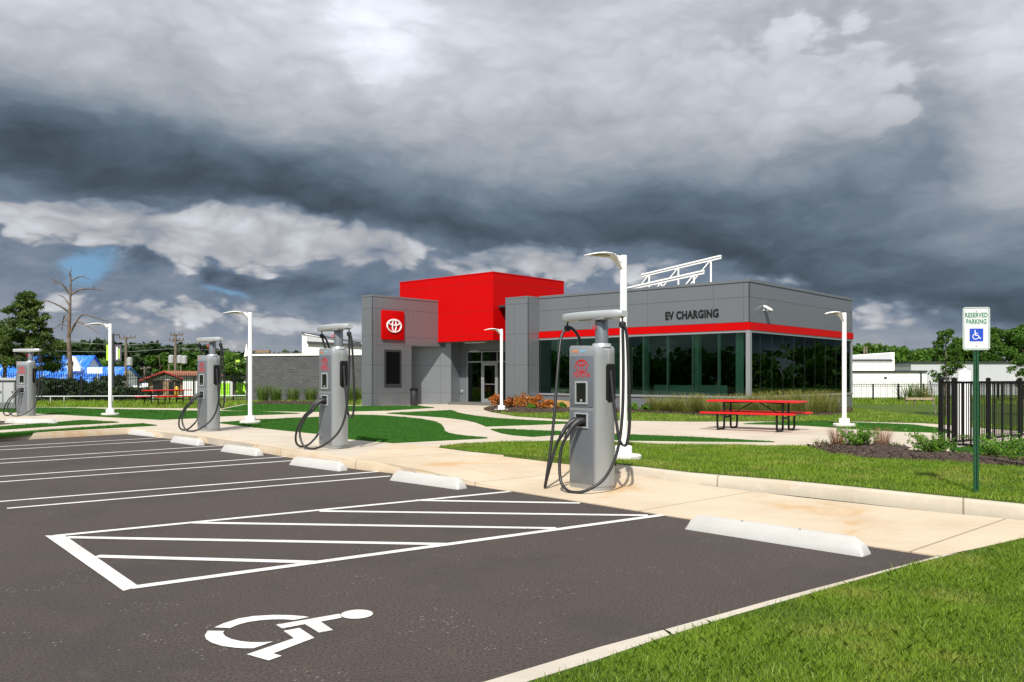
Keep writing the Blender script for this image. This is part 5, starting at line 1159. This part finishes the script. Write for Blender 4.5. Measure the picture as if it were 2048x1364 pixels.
# blue roofed building
yd = 80.; S_ = yd / F; t = thing('blue_roof_building', 'long white building with a bright blue standing seam roof and gable', 'building', (X_(-160), yd, 0), R(0)); w0 = X_(-160)
def gable(x0, x1, y0, dep, ze, zr, over=.25):
    k = dep / 2
    b = MB(); b.prism([(0, -.03), (dep, -.03), (dep, ze), (k, zr), (0, ze)], 0, x1 - x0, Matrix.Translation((x0, y0, 0)) @ Matrix(((0, 0, 1, 0), (1, 0, 0, 0), (0, 1, 0, 0), (0, 0, 0, 1)))); b.build('wall', M['whitewall'], t)
    b = MB()
    for s_ in (-1, 1):
        ya, yb = (y0 + k + s_ * (k + over), y0 + k); za = ze - over * (zr - ze) / k
        b.add([(x0 - .2, ya, za + .02), (x1 + .2, ya, za + .02), (x1 + .2, yb, zr + .06), (x0 - .2, yb, zr + .06), (x0 - .2, ya, za + .1), (x1 + .2, ya, za + .1), (x1 + .2, yb, zr + .14), (x0 - .2, yb, zr + .14)], [(0, 1, 2, 3), (4, 5, 6, 7), (0, 1, 5, 4), (2, 3, 7, 6), (1, 2, 6, 5), (0, 3, 7, 4)])
    n_ = int((x1 - x0) / .55)
    b.cur = 1
    for i in range(n_ + 1):
        x = x0 + i * .55; sl = .9; b.bar((x - sl, y0 - over, ze - over * (zr - ze) / k + .11), (x, y0 + k, zr + .15), .06, .04)
    b.build('roof', [M['blueroof'], mat('blue_seam', (.12, .32, .70), .4)], t)
gable(0, X_(150) - w0, 0, 7, Z_(768), Z_(712)); gable(X_(142) - w0, X_(243) - w0, -1.5, 6, Z_(765), Z_(736))
b = MB(); b.prism([(X_(140) - w0, Z_(742)), (X_(166) - w0, Z_(742)), (X_(166) - w0, Z_(736)), (X_(154) - w0, Z_(713)), (X_(147) - w0, Z_(713)), (X_(140) - w0, Z_(722))], 0, .3, face_M((0, -.2, 0), (1, 0, 0))); gb = b.build('gable_wall', M['whitewall'], t)
b = MB(); b.box(X_(150.5) - w0, X_(152.5) - w0, -.53, -.501, Z_(732), Z_(723)); b.build('slot_vent', M['dark'], gb)
for px in (45, 90, 160, 200): b = MB(); b.box(X_(px) - w0, X_(px + 9) - w0, -.05 if px < 142 else -1.55, -.001 if px < 142 else -1.501, .5, Z_(776)); b.build('window', M['dark'], t)
# electric cabinet, sign board, banner pole
p = P(10, 806, 36); t = thing('electric_cabinet', 'grey electrical cabinet under a small roof at the left edge', 'cabinet', (p.x, 36, ZP))
b = MB(); b.box(-.55, .42, 0, .5, .05, 1.25); b.build('cabinet_body', M['cabinet'], t, bevel=.01); b = MB(); b.box(-.62, .5, -.08, .55, 1.25, 1.36); b.build('roof', M['galv'], t)
for x0, x1 in ((-.5, -.1), (-.05, .38)): b = MB(); b.box(x0, x1, -.02, -.001, .3, 1.15); d_ = b.build('door', M['galv'], t); b = MB(); b.box(x1 - .08, x1 - .04, -.04, -.021, .7, .8); b.build('handle', M['dark'], d_)
b = MB(); b.box(-.40, -.22, -.03, -.021, .82, .92); b.build('notice', M['whitelogo'], t)
b = MB(); b.box(.55, .60, 0, .05, 0, 1.25); b.build('side_post', M['galv'], t)
p = P(190, 806, 54); S_ = 54 / F; t = thing('sign_board', 'white sign board on a post before the blue roof', 'sign', (p.x, 54, .1))
b = MB(); b.cyl(.15, .06, 0, CH - (735 - HY) * S_ - .1, .05, .05, 8); b.build('post', M['galv'], t); b = MB(); b.box(-.48, .48, -.03, .03, CH - (747 - HY) * S_ - .1, CH - (735 - HY) * S_ - .1); bo = b.build('board', M['whitelogo'], t)
b = MB()
for i, (x, w_, z) in enumerate(((-.40, .18, .72), (-.15, .16, .66), (.12, .22, .66), (-.28, .10, .46), (-.02, .22, .42), (.24, .14, .42))): zb = CH - (747 - HY) * S_ - .1; b.box(x, x + w_, -.034, -.0305, zb + .38 * z - .02, zb + .38 * z + .02)
b.build('faint_lettering', M['greywall'], bo)
p = P(226.5, 806, 52); S_ = 52 / F; z_ = lambda py: CH - (py - HY) * S_ - .1; t = thing('light_pole', 'dark light pole with a lime banner and a grey banner', 'light pole', (p.x, 52, .1))
b = MB(); b.cyl(0, 0, 0, z_(667), .075, .06, 10); b.build('pole', M['dark'], t, smooth=50); b = MB(); b.box(.02, .36, -.06, .06, z_(670.5), z_(668.5)); b.build('lamp_head', M['dark'], t, bevel=.01)
for x0, x1, m_, nm in ((-.42, -.08, 'lime_b', 'lime banner'), (.09, .50, 'grey_b', 'grey banner with pale lettering')):
    M.setdefault('lime_b', mat('lime_banner', (.42, .72, .05), .7)); M.setdefault('grey_b', mat('grey_banner', (.10, .085, .12), .7))
    b = MB(); b.box(x0, x1, -.012, .012, z_(721), z_(690)); bn = b.build('banner', M[m_], t); bn['label'] = nm; b = MB(); b.box(min(x0, 0), max(x1, 0), -.014, .014, z_(690), z_(688.8)); b.box(min(x0, 0), max(x1, 0), -.014, .014, z_(722.2), z_(721)); b.build('banner_arm', M['dark'], bn)
    b = MB()
    if m_ == 'grey_b':
        b.box(x0 + .10, x0 + .19, -.016, -.013, z_(719), z_(694)); b.cur = 1; b.box(x0 + .24, x0 + .31, -.016, -.013, z_(717), z_(697)); b.build('banner_lettering', [M['whitelogo'], M['lime_b']], bn)
    else: b.box(x0 + .12, x0 + .17, -.016, -.013, z_(716), z_(700)); b.build('banner_lettering', M['postgreen'], bn)
# utility poles and wires
def upole(px, top, yd, label, arms, r=.13, trans=None, grp='wooden utility poles'):
    S_ = yd / F; z_ = lambda py: CH - (py - HY) * S_ - .0; p = ((px - CX) * S_, yd, 0); t = thing('utility_pole', label, 'utility pole', p, 0, grp)
    b = MB(); b.cyl(0, 0, 0, z_(top), r * 1.15, r * .75, 10); b.build('pole', M['pole'], t, smooth=50)
    for py, w_ in arms:
        b = MB(); b.bar((-w_ / 2, .0, z_(py)), (w_ / 2, .5, z_(py) + .1), .10, .12); a_ = b.build('crossarm', M['pole'], t)
        for f in (-.45, -.2, .2, .45): b = MB(); b.cyl(w_ * f, .25 + .5 * f, z_(py) + .05, z_(py) + .28, .045, .03, 8); b.build('insulator', M['dark'], a_)
    if trans:
        for dx_, py in trans: b = MB(); b.lathe([(.16, z_(py)), (.24, z_(py) + .06), (.24, z_(py) + .62), (.12, z_(py) + .72)], 14, dx_, 0); b.build('transformer', M['galv'], t, smooth=40)
    return t
upole(252, 673, 70, 'wooden utility pole with one transformer right of the banner pole', [(677, 1.2)], .12, [(.30, 732)])
upole(351, 668, 72, 'tall wooden utility pole with two transformers above the brick kiosk', [(671, .9), (682, 1.1)], .13, [(-.36, 727), (.36, 727), (.75, 728)])
upole(289, 733, 88, 'thin pale utility pole left of the brick kiosk roof', [(737, .9)], .10)
upole(243, 726, 110, 'small far utility pole beside the banner light pole', [(730, 2.2), (738, 1.6)], .14)
for k_, (px, top, lb) in enumerate(((338, 729, 'short pale chimney pipe over the left of the kiosk roof'), (362, 731, 'short pale pipe over the right of the kiosk roof'), (399, 724, 'pale pipe standing left of the second charger'), (305, 746, 'short pale stub pipe left of the kiosk gable'))):
    yd = 84; S_ = yd / F; b = MB(); b.cyl(0, 0, 0, CH - (top - HY) * S_, .09, .08, 10); o = b.build('vent_pipe', M['pole'], smooth=50); o.location = ((px - CX) * S_, yd, 0); tag(o, lb, 'pipe', 'pale pipes behind the kiosk')
def wire(pts, label, r=.018, yd=72):
    S_ = yd / F; b = MB(); b.tube(smooth_path([((px - CX) * S_, yd + .01 * (px - 300), CH - (py - HY) * S_) for px, py in pts], 6), r, 5); tag(b.build('power_line', M['wire']), label, 'power line', 'power lines between the poles')
wire([(-60, 676), (100, 683), (252, 690), (351, 683), (430, 687), (520, 690), (620, 690)], 'upper pale wire crossing the left skyline', .014)
wire([(-60, 700), (120, 703), (252, 704), (351, 697), (500, 703), (620, 704)], 'lower pale wire crossing in front of the dark wood', .013)
wire([(252, 677), (300, 672), (351, 671), (440, 678), (560, 684)], 'thin top wire running through the pole tops', .007)
wire([(351, 684), (440, 690), (560, 694)], 'thin wire right of the tall pole', .007)
S_ = 150 / F; b = MB(); hs = CH - (688 - HY) * S_; b.lathe([(.9, 0), (.9, hs - 4), (.8, hs - 3.9), (.45, hs - 2.2), (.06, hs)], 8); o = b.build('steeple', M['whitewall']); o.location = ((493 - CX) * S_, 150, 0); tag(o, 'far white church steeple above the trees left of the block building', 'steeple')
M['tilered'] = mat('red_fascia', (.36, .03, .03), .5)
# brick kiosk with a tiled gable roof
yd = 66.; S_ = yd / F; X_ = lambda px: (px - CX) * S_; Z_ = lambda py: CH - (py - HY) * S_
t = thing('kiosk', 'small stone kiosk with a red tiled gable roof and dark openings', 'building', (X_(296), yd, 0)); w0 = X_(296); W_ = X_(366) - w0
b = MB(); b.prism([(0, -.03), (W_, -.03), (W_, Z_(760)), (X_(333) - w0, Z_(746)), (0, Z_(760))], 0, 6, face_M((0, 6, 0), (1, 0, 0))); b.build('wall', M['stone'], t)
b = MB(); b.prism([(.35, Z_(760)), (W_ - .2, Z_(760)), (X_(333) - w0, Z_(748.5))], 0, .05, face_M((0, -.004, 0), (1, 0, 0))); b.build('gable_boards', M['corr'], t)
for x0, x1 in ((306, 326), (338, 348), (350.5, 359)): b = MB(); b.box(X_(x0) - w0, X_(x1) - w0, -.03, -.002, Z_(790), Z_(763)); b.build('opening', M['letter'], t)
xr = X_(333) - w0
for (xa, za), (xb, zb) in (((-.45, Z_(762.5)), (xr, Z_(744.5))), ((xr, Z_(744.5)), (W_ + .35, Z_(760.5)))):
    b = MB(); b.add([(xa, -.5, za), (xb, -.5, zb), (xb + 1.6, 6, zb), (xa + 1.6, 6, za), (xa, -.5, za + .12), (xb, -.5, zb + .12), (xb + 1.6, 6, zb + .12), (xa + 1.6, 6, za + .12)], [(0, 1, 2, 3), (4, 5, 6, 7), (0, 1, 5, 4), (1, 2, 6, 5), (2, 3, 7, 6), (3, 0, 4, 7)]); rf = b.build('roof', M['tile'], t)
    b = MB(); b.bar((xa, -.53, za + .06), (xb, -.53, zb + .06), .05, .10); b.build('fascia', M['tilered'], rf)
yd = 60.; S_ = yd / F
t = thing('corrugated_building', 'white corrugated building with a dark roof edge and lime roller doors', 'building', (X_(366), yd, 0)); w0 = X_(366)
b = MB(); b.box(0, X_(520) - w0, 0, 8, -.03, Z_(755)); b.build('wall', M['corr'], t); b = MB(); b.box(-.3, X_(520) - w0, -.25, 8.1, Z_(755) + .002, Z_(751)); b.build('roof_edge', M['dark'], t)
for x0, x1 in ((428, 459), (469, 491)): b = MB(); b.box(X_(x0) - w0, X_(x1) - w0, -.04, -.002, 0, Z_(766)); b.build('roller_door', M['lime'], t); 
b = MB(); b.box(X_(444) - w0, X_(452) - w0, 3, 3.2, Z_(752), Z_(718)); b.build('lime_sign', mat('lime_sign', (.42, .72, .05), .6), t)
for px, lb in ((364.5, 'yellow bollard between the kiosk and the corrugated building'),):
    b = MB(); b.lathe([(.13, 0), (.13, Z_(778)), (.09, Z_(775.5)), (.02, Z_(775))], 12); o = b.build('bollard', M['yellow'], smooth=40); o.location = (X_(px), yd - 1.0, .1); tag(o, lb, 'bollard')
yd = 92.; S_ = yd / F; t = thing('shed', 'dark hipped roof shelter behind the parked white cars', 'shelter', (X_(262), yd, 0))
b = MB(); w_ = 1.6; b.loft([[(-w_, -1.5, Z_(773)), (w_, -1.5, Z_(773)), (w_, 1.5, Z_(773)), (-w_, 1.5, Z_(773))], [(-.2, -.2, Z_(762)), (.2, -.2, Z_(762)), (.2, .2, Z_(762)), (-.2, .2, Z_(762))]], True); b.build('roof', M['dark'], t)
for x in (-1.4, 1.4): b = MB(); b.box(x - .08, x + .08, -1.4, -1.24, 0, Z_(773) - .002); b.build('post', M['pole'], t)
t = thing('white_shed', 'white sided shed behind the fence left of the stone kiosk', 'building', (X_(262), yd + 5, 0)); b = MB(); b.box(0, 2.6, 0, 4, -.03, Z_(759)); b.build('wall', M['corr'], t); b = MB(); b.box(-.1, 2.7, -.1, 4.1, Z_(759) + .002, Z_(757)); b.build('roof', M['galv'], t)
def car(px, yd, L, label, van=False):
    S_ = yd / F; t = thing('parked_car', label, 'car', ((px - CX) * S_, yd, 0), R(12), 'white cars parked behind the fence'); W_ = .85; h0 = .95 if van else .78; h1 = 1.65 if van else 1.4
    sec = lambda x, zl, zh, k: [(x, -W_ * k, zl), (x, W_ * k, zl), (x, W_ * k, zh), (x, -W_ * k, zh)]
    b = MB(); b.loft([sec(-L / 2, .4, .66, .85), sec(-L / 2 + .15, .28, h0, .98), sec(L / 2 - .9, .28, h0, 1), sec(L / 2 - .1, .28, h0 - .12, .97), sec(L / 2, .36, .6, .85)], True); b.build('body', M['carwhite'], t, bevel=.05)
    b = MB(); b.loft([[(-L / 2 + .2, -W_ * .95, h0), (L / 2 - 1.1, -W_ * .95, h0), (L / 2 - 1.1, W_ * .95, h0), (-L / 2 + .2, W_ * .95, h0)], [(-L / 2 + .55, -W_ * .78, h1), (L / 2 - 1.9, -W_ * .78, h1), (L / 2 - 1.9, W_ * .78, h1), (-L / 2 + .55, W_ * .78, h1)]], True); b.build('cabin_glass', M['screen'], t, bevel=.03)
    b = MB(); b.box(-L / 2 + .5, L / 2 - 1.85, -W_ * .79, W_ * .79, h1 + .001, h1 + .05); b.build('roof', M['carwhite'], t, bevel=.02)
    for x in (-L * .31, L * .31):
        for s_ in (-1, 1):
            Mx = face_M((x, s_ * (W_ - .08), .31), (1, 0, 0)); b = MB(); b.cyl(0, 0, -.1, .1, .31, .31, 18, Mx); wh = b.build('wheel', M['tyre'], t, smooth=40); b = MB(); b.cyl(0, 0, -.105, .105, .18, .18, 14, Mx); b.build('rim', M['galv'], wh)
car(241, 82, 4.2, 'white parked car behind the fence below the banner pole'); car(268, 84, 4.6, 'white parked van behind the fence right of the other car', True)
